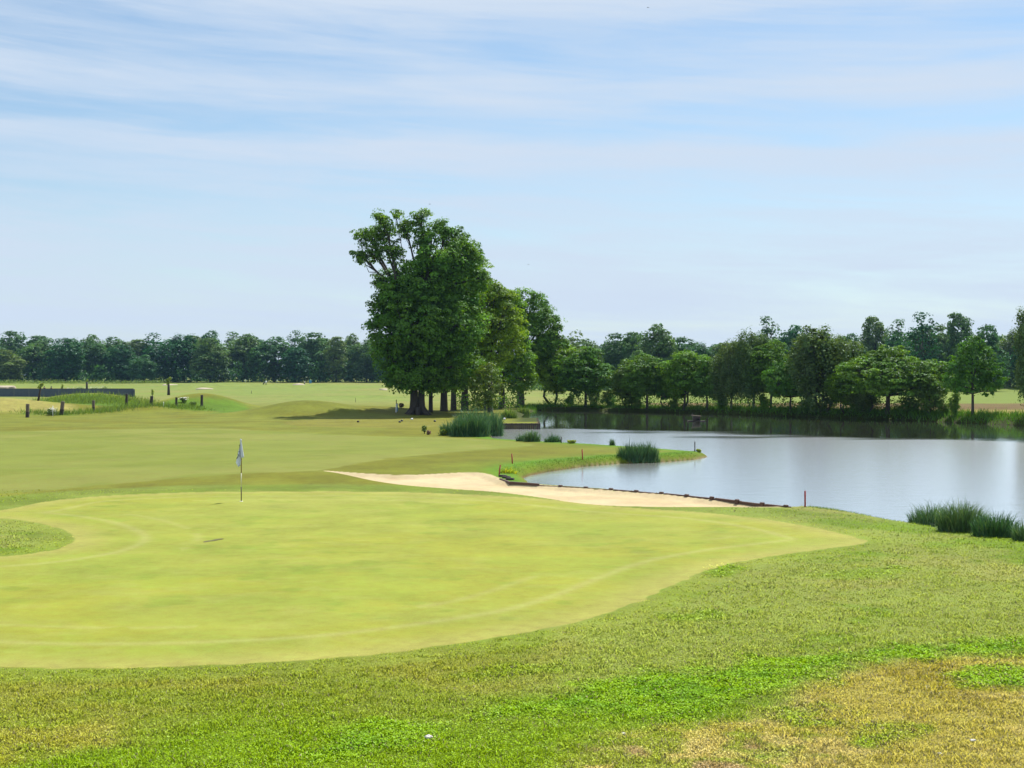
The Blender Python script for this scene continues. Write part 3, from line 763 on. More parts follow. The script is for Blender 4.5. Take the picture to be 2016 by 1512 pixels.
row_tree(874, 150, 0, [(880, 540, 45, 45), (895, 620, 50, 50, 1), (870, 700, 50, 45), (905, 500, 32, 30, 1), (880, 755, 40, 18)], 'stout dark oak trunk, third from the grassy knoll', 'oak', 22, r0=.40, h0=5)
row_tree(893, 157, 0, [(915, 560, 45, 45), (925, 640, 45, 45, 1), (905, 720, 45, 40), (940, 530, 24, 26, 1)], 'dark oak trunk squeezed between two stouter ones, fourth in the row', 'oak', 23, r0=.34, h0=5)
row_tree(915, 160, 0, [(935, 570, 42, 38), (950, 620, 45, 40, 1), (930, 690, 45, 45), (965, 575, 22, 30, 1), (950, 740, 40, 28)], 'dark forked oak behind the rushes, its trunk widening into a buttress', 'oak', 24, r0=.44, h0=4.5)
row_tree(965, 150, 0, [(962, 588, 34, 28), (978, 578, 22, 18, .5), (985, 640, 34, 34, -1), (975, 690, 34, 36), (992, 612, 26, 28), (1012, 665, 24, 34, 1), (950, 640, 34, 40, -1.5), (940, 700, 30, 36, -1.5), (1008, 620, 20, 26, 1), (1002, 598, 18, 18)], 'sunlit yellow-green oak bulging out behind the dark ones', 'oak_y', 25, r0=.3, h0=5)
row_tree(988, 168, 0, [(1000, 610, 30, 38), (1010, 690, 32, 34), (1030, 720, 24, 26, -1), (985, 720, 26, 40), (1005, 650, 34, 40), (1012, 755, 26, 22, -1), (1040, 745, 14, 24)], 'yellow-green oak with low hanging boughs at the pond corner', 'oak_y', 26, r0=.42, h0=4)
row_tree(1025, 178, 0, [(1030, 600, 30, 28), (1050, 610, 34, 34, 2), (1065, 640, 34, 36), (1040, 660, 40, 40), (1082, 645, 26, 30, 1), (1098, 668, 18, 22), (1020, 592, 18, 18), (1052, 594, 20, 16), (1012, 620, 24, 26), (1062, 665, 30, 34, -1), (1045, 640, 28, 30, 1.5), (1070, 690, 30, 40)],
         'tall bluish oak with a buttressed foot where the pond bank begins', 'oak', 27, r0=.5, h0=5, flare=2.6)
row_tree(955, 138, 0, [(958, 735, 20, 20), (968, 760, 20, 22, -1), (950, 785, 20, 18), (972, 790, 14, 14), (940, 760, 16, 24, 1)], 'small yellowish maple standing in front of the oaks, foliage down to the reeds', 'olive', 28, cr=.45, leaf=.13, per=26, r0=.1, h0=1.2, name='young_tree')
row_tree(1132, 300, 0, [(1128, 672, 15, 14), (1118, 690, 18, 20), (1112, 720, 22, 24), (1134, 690, 12, 16)], 'blue-green tree peeping out beyond the slope of the oaks', 'far', 29, cr=1.2, leaf=.34, per=22, r0=.3, h0=6)

# --- trees on the far bank of the pond
LB = 150.0 / F
def bank_kind(*a, **k): make_kind(*a, **k)
bank_kind('round', 'round', 3.0, 7.0, 1.25, .46, .125, 34, 60, 'hornbeam', r0=.17, n=20, flat=.5)
bank_kind('round2', 'round', 3.0, 7.0, 1.0, .5, .13, 34, 61, 'oak', r0=.22, n=18, forks=2)
bank_kind('dome', 'dome', 5.6, 7.6, .9, .55, .14, 40, 62, 'hornbeam', r0=.26, n=26, flat=.4, forks=1)
bank_kind('weep', 'weep', 3.2, 9.0, .7, .5, .12, 38, 63, 'birch', bark='bark_b', r0=.17, n=16, flat=1.3, droop=2.2, updir=.15)
bank_kind('weep2', 'weep', 3.0, 8.5, .6, .5, .12, 36, 64, 'birch', r0=.2, n=15, flat=1.1, droop=1.6, updir=.2, forks=2)
bank_kind('bush', 'round', 2.2, 5.0, .35, .42, .115, 34, 65, 'olive', r0=.12, n=14, forks=3, h0=.8)
bank_kind('lone', 'round', 3.4, 8.3, 1.9, .5, .13, 36, 66, 'hornbeam', r0=.17, n=20, flat=.5,
          blobs=[np.array(b, float) for b in [(0, 0, 7.2, 1.0, 1, .9), (-.6, .2, 6.2, 1.4, 1.3, 1.2), (.8, 0, 6.0, 1.4, 1.3, 1.1), (-1.6, 0, 5.0, 1.4, 1.3, 1.2), (1.8, .2, 4.8, 1.4, 1.3, 1.1), (0, -.6, 4.8, 2.0, 1.6, 1.6),
                                              (-2.1, 0, 3.7, 1.1, 1.1, 1.1), (2.4, 0, 3.6, 1.0, 1.1, .9), (0, .4, 3.4, 2.2, 1.8, 1.2), (1.3, -.4, 2.7, 1.2, 1, .7), (-1.2, .2, 2.7, 1.1, 1, .7)]])
bank_kind('thicket', 'round', 1.6, 4.2, .1, .36, .10, 34, 67, 'hornbeam', r0=.06, n=12, forks=3, h0=.4)
GB = 'trees on the far bank of the pond'
def bank_tree(px, base, top, hw, key, label, rz=0, flip=False, name='bank_tree', cat='tree'):
    x, y, z = hit(px, base, 105, 300); d = y
    s = d / F
    hw = hw * (1.14 if name == 'bank_tree' and key != 'lone' else 1)
    return plant_tree(name, key, x, y, (base - top) * s * 1.03, hw * s, rz, label, GB, cat, flip=flip, deep=(hw * s / TREE_MESH[key][3]) * .9)
bank_tree(1090, 800, 664, 52, 'round2', 'round tree with a sunlit yellow-green top beside the oak row', .4)
bank_tree(1153, 802, 686, 54, 'round', 'dark round tree under the gap in the sky line, stem bare at the foot', 1.2)
bank_tree(1166, 799, 690, 24, 'weep2', 'dark low tree whose forked stem shows under the dark round one', 2.0)
bank_tree(1236, 803, 712, 38, 'bush', 'yellowish bushy tree with foliage nearly down to the bank', .2)
bank_tree(1274, 805, 698, 44, 'round', 'light green tree on a single bent trunk', 3.1, True)
bank_tree(1310, 804, 716, 28, 'round2', 'narrow green tree with several thin forked stems', 2.2)
bank_tree(1345, 806, 694, 50, 'round2', 'broad olive tree on a thick dark trunk', 4.0)
bank_tree(1392, 806, 706, 38, 'round', 'olive rounded tree above a cluster of thin stems', 5.1, True)
bank_tree(1440, 806, 672, 42, 'weep', 'grey-green weeping birch, first of the pair', .9)
bank_tree(1484, 806, 654, 40, 'weep', 'taller grey-green birch with whitish limbs, second of the pair', 3.4, True)
bank_tree(1518, 806, 672, 42, 'round', 'bright yellow-green tree with stepped boughs next to the birches', 2.5)
bank_tree(1556, 811, 690, 52, 'dome', 'bright tree whose boughs slope down over a forked trunk', 1.0)
bank_tree(1622, 812, 642, 66, 'weep2', 'tallest weeping tree on the bank, large and grey-green', 5.0)
bank_tree(1662, 812, 735, 34, 'round2', 'low dark tree tucked between the weeping tree and the wide dome', .7)
bank_tree(1708, 812, 725, 46, 'weep2', 'dark drooping tree with several slanting stems', 2.9, True)
bank_tree(1748, 814, 672, 104, 'dome', 'widest tree on the bank, domed and sunlit, low forking trunk', 5.6)
bank_tree(1832, 816, 742, 30, 'bush', 'dark rounded willow under the edge of the wide domed tree', 3.6)
bank_tree(1915, 818, 662, 62, 'lone', 'solitary tree on a slim trunk in front of the ploughed field', 0)
bank_tree(2032, 818, 596, 40, 'weep', 'tall tree cut by the picture edge', 1.6)
bank_tree(1880, 817, 768, 13, 'thicket', 'thin sapling standing next to the solitary tree', .3, name='sapling')
for k, (px, b, t, hw, lb) in enumerate([(1198, 802, 768, 16, 'small dark shrub at the foot of the dark round tree'), (1122, 800, 776, 12, 'low shrub beside the first bank trunks'),
        (1328, 806, 780, 10, 'thin scrub between the olive tree and its neighbour'), (1420, 806, 772, 14, 'scrubby bush under the first birch'), (1504, 806, 776, 14, 'ragged bush at the foot of the second birch'),
        (1590, 811, 782, 16, 'low bush beneath the weeping tree'), (1690, 813, 780, 18, 'bush among the slanting stems'), (1790, 814, 778, 22, 'dark bush beneath the wide dome'),
        (1255, 804, 782, 9, 'small bush beside the bent trunk'), (1856, 816, 792, 14, 'grassy bush at the end of the dark willow')]):
    bank_tree(px, b, t, hw, 'thicket', lb, k * 1.3, k % 2 == 0, 'shrub', 'shrub')

# --- distant trees
make_kind('farA', 'round', 7.0, 20.0, -.6, 1.35, .40, 24, 70, 'far', r0=.35, n=20, n_sub=1)
make_kind('farB', 'round', 7.0, 20.0, -.8, 1.2, .38, 24, 71, 'far', r0=.35, n=24, n_sub=1)
make_kind('farC', 'tall', 6.0, 21.0, -.6, 1.25, .38, 24, 72, 'far', r0=.35, n=22, n_sub=1)
make_kind('farD', 'weep', 6.0, 20.0, -.4, 1.2, .34, 26, 73, 'far', r0=.3, n=18, flat=1.2, droop=1.2, n_sub=1)
make_kind('farE', 'tall', 4.5, 21.0, 2.0, 1.1, .36, 17, 74, 'far', r0=.3, n=20, fill=.62, shell=(.5, 1.1), n_sub=3)
make_kind('farF', 'round', 6.0, 12.0, .4, 1.1, .34, 24, 75, 'far', r0=.2, n=16, n_sub=1)
GF = 'trees of the distant wood beyond the fairway'; GR = 'tall trees beyond the fields'
ordw = ['first', 'second', 'third', 'fourth', 'fifth', 'sixth', 'seventh', 'eighth', 'ninth', 'tenth', 'eleventh', 'twelfth', 'thirteenth', 'fourteenth', 'fifteenth', 'sixteenth', 'seventeenth', 'eighteenth', 'nineteenth', 'twentieth']
def far_tree(px, top, hw, key, d, label, rz, group, base_z_=None, name='woodland_tree'):
    x, y = at(px, d); z = gz(x, y); h = HC + (HY - top) * d / F - z
    plant_tree(name, key, x, y, h, hw * d / F, rz, label, group, z=z, deep=None)
front = [(8, 690, 34, 'farB', 'low light-topped'), (68, 671, 36, 'farA', 'broad dark-green'), (128, 667, 34, 'farB', 'tall lumpy'), (190, 671, 33, 'farA', 'bright-tufted round'), (240, 680, 28, 'farB', 'domed'),
         (284, 700, 24, 'farF', 'short pale'), (342, 652, 44, 'farD', 'high broad-shouldered'), (414, 667, 34, 'farB', 'round light-crowned'), (478, 657, 36, 'farA', 'ragged-topped'),
         (540, 662, 36, 'farA', 'smooth domed'), (582, 680, 26, 'farC', 'narrow dark'), (618, 656, 34, 'farB', 'bulky'), (662, 658, 22, 'farC', 'slim column-like'), (692, 680, 22, 'farB', 'low filling'), (722, 664, 30, 'farD', 'soft-edged'), (760, 668, 30, 'farA', 'half-hidden')]
for k, (px, top, hw, key, ad) in enumerate(front):
    far_tree(px, top - 1, hw * 1.22, key, 520 + (k * 37 % 23), f'{ad} tree, {ordw[k]} from the picture edge in the front row of the distant wood', k * 1.7, GF)
back = [(-30, 655, 30, 'farB'), (20, 652, 32, 'farB'), (80, 655, 30, 'farC'), (152, 660, 28, 'farD'), (182, 657, 26, 'farA'), (228, 662, 30, 'farA'), (270, 663, 28, 'farC'), (300, 652, 22, 'farE'), (388, 655, 30, 'farC'), (412, 649, 24, 'farA'),
        (458, 650, 24, 'farE'), (500, 656, 28, 'farC'), (580, 647, 17, 'farE'), (640, 660, 24, 'farC'), (688, 655, 20, 'farA'), (745, 656, 30, 'farB'), (800, 664, 40, 'farA'), (870, 668, 45, 'farB')]
for k, (px, top, hw, key) in enumerate(back):
    far_tree(px, top, hw * 1.25, key, 560 + (k * 29 % 31), f'{ordw[k]} crown from the picture edge showing over the front row of the distant wood', k * 2.3 + .5, GF)
rb = [(1168, 668, 16, 'farE', 'small flat-topped light tree alone in the sky gap'), (1212, 656, 32, 'farB', 'dark rounded tree bordering the sky gap'), (1248, 646, 26, 'farC', 'dark blue-green tree leaning on the highest one of its clump'),
      (1290, 636, 38, 'farA', 'big open-topped tree above the yellowish bushy one'), (1256, 690, 26, 'farF', 'lighter small tree under the open-topped clump'), (1345, 664, 34, 'farB', 'light green tree behind the broad olive one'), (1388, 667, 30, 'farD', 'bluish tree next to the light green one'),
      (1424, 668, 28, 'farC', 'feathery tree rising behind the first birch'), (1470, 658, 28, 'farD', 'feathery tree rising behind the birch pair'), (1512, 618, 26, 'farE', 'tall thin-crowned tree sticking up alone over the yellow-green tree'), (1512, 668, 32, 'farB', 'dark tree below the tall thin-crowned one'),
      (1566, 638, 34, 'farA', 'dark blunt-topped tree beside the weeping giant'), (1655, 652, 34, 'farD', 'soft grey tree over the edge of the weeping giant'), (1721, 614, 28, 'farC', 'dark oval tree standing above the wide dome'),
      (1766, 624, 24, 'farE', 'open tree between the two dark tall ones'), (1766, 660, 30, 'farB', 'lighter tree low between the two dark tall ones'), (1818, 610, 30, 'farE', 'tall tree with antler-like boughs sticking out at its top'), (1812, 640, 30, 'farC', 'dense dark tree filling in under the antler-topped one'),
      (1852, 640, 28, 'farB', 'mid-green tree between the antler-topped and the round-headed tree'), (1890, 606, 27, 'farC', 'round-headed tall tree over the solitary one'), (1942, 640, 32, 'farB', 'dense tree behind the solitary one'), (1988, 638, 32, 'farD', 'pale bushy-topped tree near the picture edge'), (2036, 632, 34, 'farA', 'last tree of the field edge')]
for k, (px, top, hw, key, lb) in enumerate(rb):
    far_tree(px, top, hw * 1.2, key, 335 + (k * 31 % 41), lb, k * 1.9 + .8, GR, name='field_tree')
# second rank, which closes the view between those
rb2 = [1150, 1190, 1232, 1275, 1318, 1366, 1405, 1448, 1492, 1540, 1585, 1626, 1668, 1706, 1748, 1790, 1832, 1872, 1915, 1960]
for k, px in enumerate(rb2):
    far_tree(px, 666 + (k * 13 % 17) - (14 if px > 1500 else 0), 40, ['farA', 'farB', 'farD'][k % 3], 400 + (k * 7 % 19), f'{ordw[k]} tree from the sky gap in the shaded hindmost rank beyond the fields', k * 1.1, GR, name='field_tree')
for k, (px, top) in enumerate([(950, 690), (1000, 690), (1050, 688), (1095, 690)]):
    far_tree(px, top, 40, ['farA', 'farB'][k % 2], 480, f'dark distant tree glimpsed between the oak trunks, {ordw[k]} of four', k, GR, name='woodland_tree')

# undergrowth along the feet of the woods
def scatter_cards(name, pts, hgt, size, per, mat, seed, label, cat, spread=1.0, tall=1.0):
    r = np.random.default_rng(seed); P = np.repeat(np.array(pts, float), per, 0); n = len(P)
    hh = np.repeat(np.array([hgt * r.uniform(.5, 1.25) for _ in pts]), per)
    P[:, 0] += r.normal(0, spread, n); P[:, 1] += r.normal(0, spread, n)
    z = np.repeat([gz(p[0], p[1]) for p in pts], per)
    P3 = np.stack([P[:, 0], P[:, 1], z + hh * r.random(n) ** .8], -1)
    V, Fq = leaf_quads(P3, r.normal(0, .6, (n, 3)) + np.array([0, 0, .5]), size * r.uniform(.6, 1.3, n), r)
    t = r.uniform(.7, 1.3, n); T = np.repeat(np.stack([t, t, t], -1), 4, 0)
    o = link(name, new_mesh(name, V, Fq, M[mat], False, T)); tag(o, label, cat, kind='stuff')
rr = random.Random(4)
scatter_cards('undergrowth', [at(px + rr.uniform(-6, 6), 528 + rr.uniform(-6, 36)) for px in range(-60, 930, 3)], 7.0, .5, 80, 'far', 80, 'dark undergrowth along the foot of the distant wood', 'undergrowth', 1.6)
scatter_cards('tall_weeds', [at(px + rr.uniform(-4, 4), 500 + rr.uniform(-4, 6)) for px in range(-60, 320, 3)], 1.3, .2, 34, 'weed', 81, 'tall pale weeds in front of the distant wood', 'weeds', .9)
scatter_cards('hedge_growth', [at(px + rr.uniform(-6, 6), 352 + rr.uniform(0, 40)) for px in range(1040, 2100, 3)], 6.5, .42, 70, 'far', 82, 'dark hedge growth closing the foot of the trees beyond the fields', 'undergrowth', 1.4)

scatter_cards('oak_scrub', [at(px + rr.uniform(-4, 4), 152 + (px - 880) * .16 + rr.uniform(-4, 6)) for px in range(905, 1020, 4)], 1.9, .12, 80, 'oak', 84, 'dark undergrowth between the trunks at the pond end of the oak row', 'undergrowth', .7)
scatter_cards('bank_scrub', [(lambda q: (q[0], q[1] + rr.uniform(.8, 3.2)))(hit(px + rr.uniform(-5, 5), 815 if px > 1500 else 806, 105, 300)) for px in list(range(1080, 1870, 7))], 1.5, .11, 60, 'hornbeam', 83, 'low leafy scrub under the trees of the far bank', 'scrub', .55)

# ------------------------------------------------------------------ bank vegetation, rushes
def rush_mesh(key, wx, wy, h, n, seed, w=.012, lean=.35, mat='rush'):
    r = np.random.default_rng(seed)
    a = r.uniform(0, 2 * PI, n); q = np.sqrt(r.random(n)); x = np.cos(a) * q * wx; y = np.sin(a) * q * wy
    hh = 1.22 * h * r.uniform(.38, 1.0, n) * (1 - .38 * q ** 2.2)
    hh = np.where(r.random(n) < .05, hh * r.uniform(1.1, 1.4, n), hh)
    la = a + r.normal(0, 1.0, n); ln = hh * (r.uniform(.02, lean, n) + .22 * q)
    sh_ = r.random(n) < .22; x = np.where(sh_, x * 1.18, x); y = np.where(sh_, y * 1.3 - .12 * wx, y); hh = np.where(sh_, hh * r.uniform(.2, .6, n), hh)
    wv = w * r.uniform(.6, 1.3, n); ba = r.uniform(0, PI, n)
    U = np.stack([np.cos(ba) * wv, np.sin(ba) * wv, np.zeros(n)], -1)
    D = np.stack([np.cos(la), np.sin(la), np.zeros(n)], -1)
    up = np.array([0, 0, 1.0])
    B = np.stack([x, y, np.full(n, -.12)], -1)
    P1 = B + D * (ln * .12)[:, None] + up * (hh * .45)[:, None]; P2 = B + D * (ln * .42)[:, None] + up * (hh * .8)[:, None]; P3 = B + D * ln[:, None] + up * (hh * r.uniform(.93, 1.06, n))[:, None]
    V = np.stack([B - U, B + U, P1 - U * .9, P1 + U * .9, P2 - U * .55, P2 + U * .55, P3], 1).reshape(-1, 3)
    b = np.arange(n)[:, None] * 7
    Fq = np.concatenate([b + np.array([0, 1, 3, 2]), b + np.array([2, 3, 5, 4])]); Ft = b + np.array([4, 5, 6])
    t = r.uniform(.6, 1.5, n); yl = (r.random(n) < .10)
    T = np.stack([t * np.where(yl, 2.6, 1), t * np.where(yl, 1.7, 1), t * np.where(yl, 1.6, 1)], -1)
    return new_mesh('rush_' + key, V, [Fq, Ft], M[mat], False, np.repeat(T, 7, 0))
def rush(px, py, wpx, hpx, n, label, seed, depth=.55, w=.012, z=None, lean=.35, mat='rush', name='rush_clump', group='rushes at the water edge', cat='rushes'):
    x, y, g = hit(px, py); s = y / F
    if z is not None: g = z
    o = link(name, rush_mesh(str(seed), wpx * s / 2, wpx * s / 2 * depth, hpx * s, n, seed, w, lean, mat), None, (x, y + wpx * s / 2 * depth, g))
    tag(o, label, cat, group); return o
rush(1840, 1036, 88, 46, 1300, 'smaller rush clump at the pond end of the three beside the near lawn edge', 101, w=.010)
rush(1902, 1048, 92, 62, 2300, 'tallest dark rush clump, middle one of the three beside the near lawn edge', 102, w=.010)
rush(1968, 1058, 86, 52, 1700, 'spreading rush clump next to the picture edge', 103, w=.010)
rush(2024, 1066, 50, 44, 800, 'rush clump cut off by the picture edge', 104, w=.010)
rush(1243, 910, 52, 38, 1700, 'dense half of the big dark rush clump on the peninsula shore, on its landward side', 105, w=.014, lean=.2)
rush(1272, 909, 48, 38, 1600, 'dense half of the big dark rush clump on the peninsula shore, toward the tip', 106, w=.014, lean=.2)
rush(1027, 869, 22, 18, 260, 'small rush tuft at the start of the row behind the peninsula', 107, w=.016)
rush(1048, 870, 30, 26, 600, 'tallest rush tuft of the row behind the peninsula', 108, w=.016)
rush(1088, 871, 32, 19, 480, 'low wide rush tuft beside the dark stake behind the peninsula', 109, w=.016)
rush(1205.5, 877, 10, 18, 140, 'slim lone rush tuft behind the peninsula', 110, w=.016)
for k, (px, py, wd, hg, n) in enumerate([(884, 858, 36, 30, 900), (912, 860, 44, 42, 1500), (940, 860, 44, 46, 1600), (968, 858, 40, 44, 1400), (925, 850, 60, 46, 1400), (965, 848, 44, 40, 1000)]):
    rush(px, py, wd, hg, n, ['low ragged edge of the big rush bed, beside the weeds', 'dark front clump in the big rush bed by the fairway', 'tallest front clump in the big rush bed', 'front clump of the big rush bed touching the water',
                             'broad back clump of the big rush bed under the oaks', 'back clump of the big rush bed toward the timber wall'][k], 120 + k, w=.02, lean=.3, depth=.8)
rush(1065, 830, 6, 4, 60, 'tiny tuft on the corner of the timber-walled platform', 131, w=.02)
rush(1000, 932, 34, 18, 420, 'bright green plant beside the red stakes at the bunker corner', 132, mat='lime', w=.014, lean=.7, group=None, name='plant', cat='plant')
rush(1002, 824, 30, 22, 500, 'pale green reeds behind the timber-walled platform', 133, mat='weed', w=.03, lean=.4)
rush(1030, 815, 26, 16, 420, 'dark green reeds at the pond corner below the buttressed oak', 134, mat='weed', w=.03, lean=.4)
# small bushes of leaves
def leafy(px, py, wpx, hpx, label, mat, seed, n=500, leaf=.05, name='small_plant', cat='plant', flowers=0):
    x, y, g = hit(px, py); s = y / F; r = np.random.default_rng(seed)
    bl = [[r.uniform(-.5, .5) * wpx * s / 2, r.uniform(-.3, .3) * wpx * s, hpx * s * r.uniform(.35, .7), wpx * s * .26, wpx * s * .26, hpx * s * .3] for _ in range(5)]
    V, Fq, T, K = foliage(bl, wpx * s * .12, leaf, max(n // 60, 4), seed)
    o = thing(name, label, cat, (x, y, g - .02)); link('foliage', new_mesh('foliage', V, Fq, M[mat], False, T), o)
    mb = MB()
    for b in bl: mb.tube([(0, 0, -.05), (b[0] * .5, b[1] * .5, b[2] * .5), tuple(b[:3])], [.02, .015, .006], 5)
    mb.build('stem', M['bark'], o)
    if flowers:
        P = np.stack([r.normal(0, wpx * s * .3, flowers), r.normal(0, wpx * s * .2, flowers), hpx * s * r.uniform(.6, 1.1, flowers)], -1)
        V, Fq = leaf_quads(P, np.stack([r.normal(0, .4, flowers), r.normal(0, .4, flowers), np.ones(flowers)], -1), leaf * 1.1, r, .9)
        link('blossom', new_mesh('blossom', V, Fq, M['blossom'], False, np.ones((len(V), 3))), o)
    return o
leafy(1125, 873, 16, 7, 'small lime-green bush on the far edge of the peninsula', 'lime', 140, 500, .06)
leafy(1376, 890, 11, 7, 'yellow-green tuft beside the dark stake at the peninsula tip', 'lime', 141, 400, .05)
leafy(912, 838, 22, 22, 'bright lime shrub poking out above the rush bed', 'lime', 142, 900, .12)
leafy(836, 854, 12, 18, 'thin green weed on the mown rough beside the rush bed', 'weed', 143, 300, .05)
leafy(844, 856, 8, 10, 'reddish dock weed beside the rush bed', 'dead', 144, 200, .05)
leafy(872, 858, 14, 14, 'green weed at the foot of the rush bed', 'lime', 145, 300, .06)
for k, (px, py, w_, h_) in enumerate([(140, 772, 22, 8), (158, 771, 22, 9), (184, 770, 20, 8), (205, 770, 22, 9), (100, 775, 20, 9)]):
    leafy(px, py, w_, h_, f'white-flowering cow parsley, {ordw[k]} one before the long dark screen', 'weed', 150 + k, 500, .09, 'cow_parsley', 'flowering plant', 60)
leafy(103, 818, 20, 14, 'white-flowering weeds round the pale stake between the fence posts', 'weed', 156, 500, .06, 'cow_parsley', 'flowering plant', 90)
leafy(362, 793, 16, 10, 'white-flowering weeds between the last two fence posts', 'weed', 157, 500, .07, 'cow_parsley', 'flowering plant', 110)
leafy(378, 798, 18, 7, 'low green weeds at the foot of the last fence post', 'weed', 158, 500, .07)
leafy(790, 803, 10, 12, 'brown weed behind the striped marker post', 'dead', 159, 200, .07)

def grass_band(name, pts, h, n_per, seed, label, mat, w=.012, jit=.25, cat='grass'):
    """taller grass growing along a line"""
    r = np.random.default_rng(seed); P = []
    for (a, b) in zip(pts[:-1], pts[1:]):
        L_ = math.dist(a, b); n = max(int(L_ * n_per), 2); t = r.random(n)
        P.append(np.stack([a[0] + (b[0] - a[0]) * t, a[1] + (b[1] - a[1]) * t], -1))
    P = np.concatenate(P); P += r.normal(0, jit, P.shape); n = len(P)
    sp = sdf(POND, P[:, 0], P[:, 1]); P = P[sp > .02]; n = len(P)
    z = ground_z(P[:, 0], P[:, 1]); cl = fbm(P[:, 0] / 1.2, P[:, 1] / 1.2, seed, 2)
    hh = h * r.uniform(.4, 1.1, n) * (.5 + 1.1 * cl); a = r.uniform(0, PI, n); la = r.uniform(0, 2 * PI, n); ww = w * r.uniform(.6, 1.4, n)
    U = np.stack([np.cos(a) * ww, np.sin(a) * ww, 0 * a], -1); B = np.stack([P[:, 0], P[:, 1], z - .02], -1)
    T = B + np.stack([np.cos(la) * hh * .5, np.sin(la) * hh * .5, hh], -1)
    V = np.stack([B - U, B + U, T], 1).reshape(-1, 3); t = r.uniform(.6, 1.5, n)
    o = link(name, new_mesh(name, V, np.arange(n)[:, None] * 3 + np.array([0, 1, 2]), M[mat], False, np.repeat(np.stack([t, t, t], -1), 3, 0)))
    tag(o, label, cat, kind='stuff')
fb = [wl(px, py) for px, py in [(1044, 809.5), (1060, 807), (1150, 808), (1300, 811), (1500, 817), (1600, 821), (1800, 827.5), (1900, 832), (2016, 837), (2200, 844)]]
grass_band('bank_grass', [(a, b + 1.4) for a, b in fb], .55, 150, 90, 'rank green grass on the far bank of the pond', 'hornbeam', .035, .9)
grass_band('lawn_edge_grass', [(a, b - .9) for a, b in [nr(1590, 999), nr(1700, 1013), nr(1785, 1029), nr(1870, 1043), nr(2016, 1064), nr(2200, 1095)]], .09, 260, 91, 'longer grass along the lawn edge above the pond', 'weed', .009, .12)
grass_band('shore_grass', [(a, b + .75) for a, b in [wl(1370, 905), wl(1330, 908.5), wl(1290, 911), wl(1220, 913), wl(1150, 919), wl(1080, 929), wl(1045, 936), wl(1027, 943)]], .09, 260, 92, 'bright grass fringing the peninsula shore', 'weed', .012, .3)
grass_band('mound_grass', [at(50, 139), at(120, 138), at(190, 142), at(250, 147), at(300, 150), at(350, 150), at(405, 150)], .5, 130, 93, 'unmown green grass along the line of short posts', 'weed', .03, .8)
grass_band('meadow_grass', [at(60, 163), at(120, 165), at(180, 166), at(240, 167), at(270, 170)], .55, 260, 94, 'unmown grass on the overgrown mound before the dark screen', 'weed', .035, 2.2)

# ------------------------------------------------------------------ pond edging and small structures
def timber_edge():
    pts = [(985, 941), (1005, 948), (1060, 952), (1110, 955.2), (1160, 958.5), (1210, 962), (1260, 966), (1310, 970), (1360, 975), (1410, 980), (1460, 986), (1510, 992), (1557, 997)]
    P = [wp(a, b, .05) for a, b in pts]
    o = thing('timber_edging', 'long low edging of dark brown timber boards between the bunker sand and the pond', 'edging', (P[5][0], P[5][1], 0))
    ox, oy = P[5]
    for i, (a, b) in enumerate(zip(P[:-1], P[1:])):
        L_ = math.dist(a, b); an = math.atan2(b[1] - a[1], b[0] - a[0]); mb = MB()
        hh = .06 if i < 2 else .0 + .006 * min(i, 9)
        mb.box(((a[0] + b[0]) / 2 - ox, (a[1] + b[1]) / 2 - oy + .08, -.455 + hh * .5 + (.012 if i % 2 else 0)), (L_ + .03, .09 + (.006 if i % 2 else 0), .86 + hh), an, 0, .012); mb.build('board', M['sleeper'], o, False)
        if i >= 2:
            mb = MB(); mb.box((b[0] - ox - .12, b[1] - oy + .19, -.435), (.16, .11, .93 + 2 * hh), an, 0, .015); mb.build('post', M['sleeper'], o, False)
timber_edge()
for k, (px, py) in enumerate([(990, 939.5), (997, 942), (1004, 945.5)]):
    x, y, g = hit(px, py); mb = MB(); mb.box((0, 0, 0), (.34, .16, .12), -.4, 0, .02)
    o = mb.build('sleeper', M['darkwood'], None, False, (x, y + .1, g + .03)); tag(o, ['uppermost', 'middle', 'lowest'][k] + ' of three short dark sleepers stepping down beside the bunker corner', 'sleeper', 'short sleepers at the bunker corner')
# walled platform in the pond
x0, y0 = PLATFORM[0]; x1, y1 = PLATFORM[1]
o = thing('timber_wall', 'dark timber pile wall holding the small grass platform in the pond', 'retaining wall', ((x0 + x1) / 2, y0 - .3, WZ))
L_ = x1 - x0 + .5; n = 22
for k in range(n):
    mb = MB(); w = L_ / n
    mb.box((-L_ / 2 + w * (k + .5), 0, .12 + (k * 7 % 5) * .006), (w * .9, .16, .74), 0, 0, .02); mb.build('pile', M['darkwood'], o, False)
mb = MB(); mb.box((0, .14, .38), (L_ - .1, .07, .12), 0, 0, .01); mb.build('rail', M['wood'], o, False)

# nesting box on a raft
x, y = wp(1371, 829.5, WZ)
o = thing('nesting_raft', 'small dark wooden duck house floating on a thin raft in the pond', 'duck house', (x, y, WZ))
mb = MB()
for k in range(7): mb.box((0, -.42 + k * .14, .04), (1.75, .12, .05), 0, 0, .01)
mb.build('raft', M['darkwood'], o, False)
mb = MB(); mb.box((-.33, 0, .30), (.05, .6, .46), 0, 0, .01); mb.box((.33, 0, .28), (.05, .6, .42), 0, 0, .01); mb.box((0, .28, .28), (.61, .05, .42), 0, 0, .01); mb.box((0, -.28, .40), (.61, .05, .2), 0, 0, .01)
mb.box((-.2, -.28, .18), (.2, .05, .24), 0, 0, .01); mb.build('box', M['darkwood'], o, False)
mb = MB(); mb.box((0, 0, .56), (.92, .78, .05), 0, .09, .01); mb.build('roof', M['wood'], o, False)
mb = MB(); mb.box((-.4, 0, .66), (.08, .5, .14), 0, 0, .01); mb.build('perch', M['darkwood'], o, False)

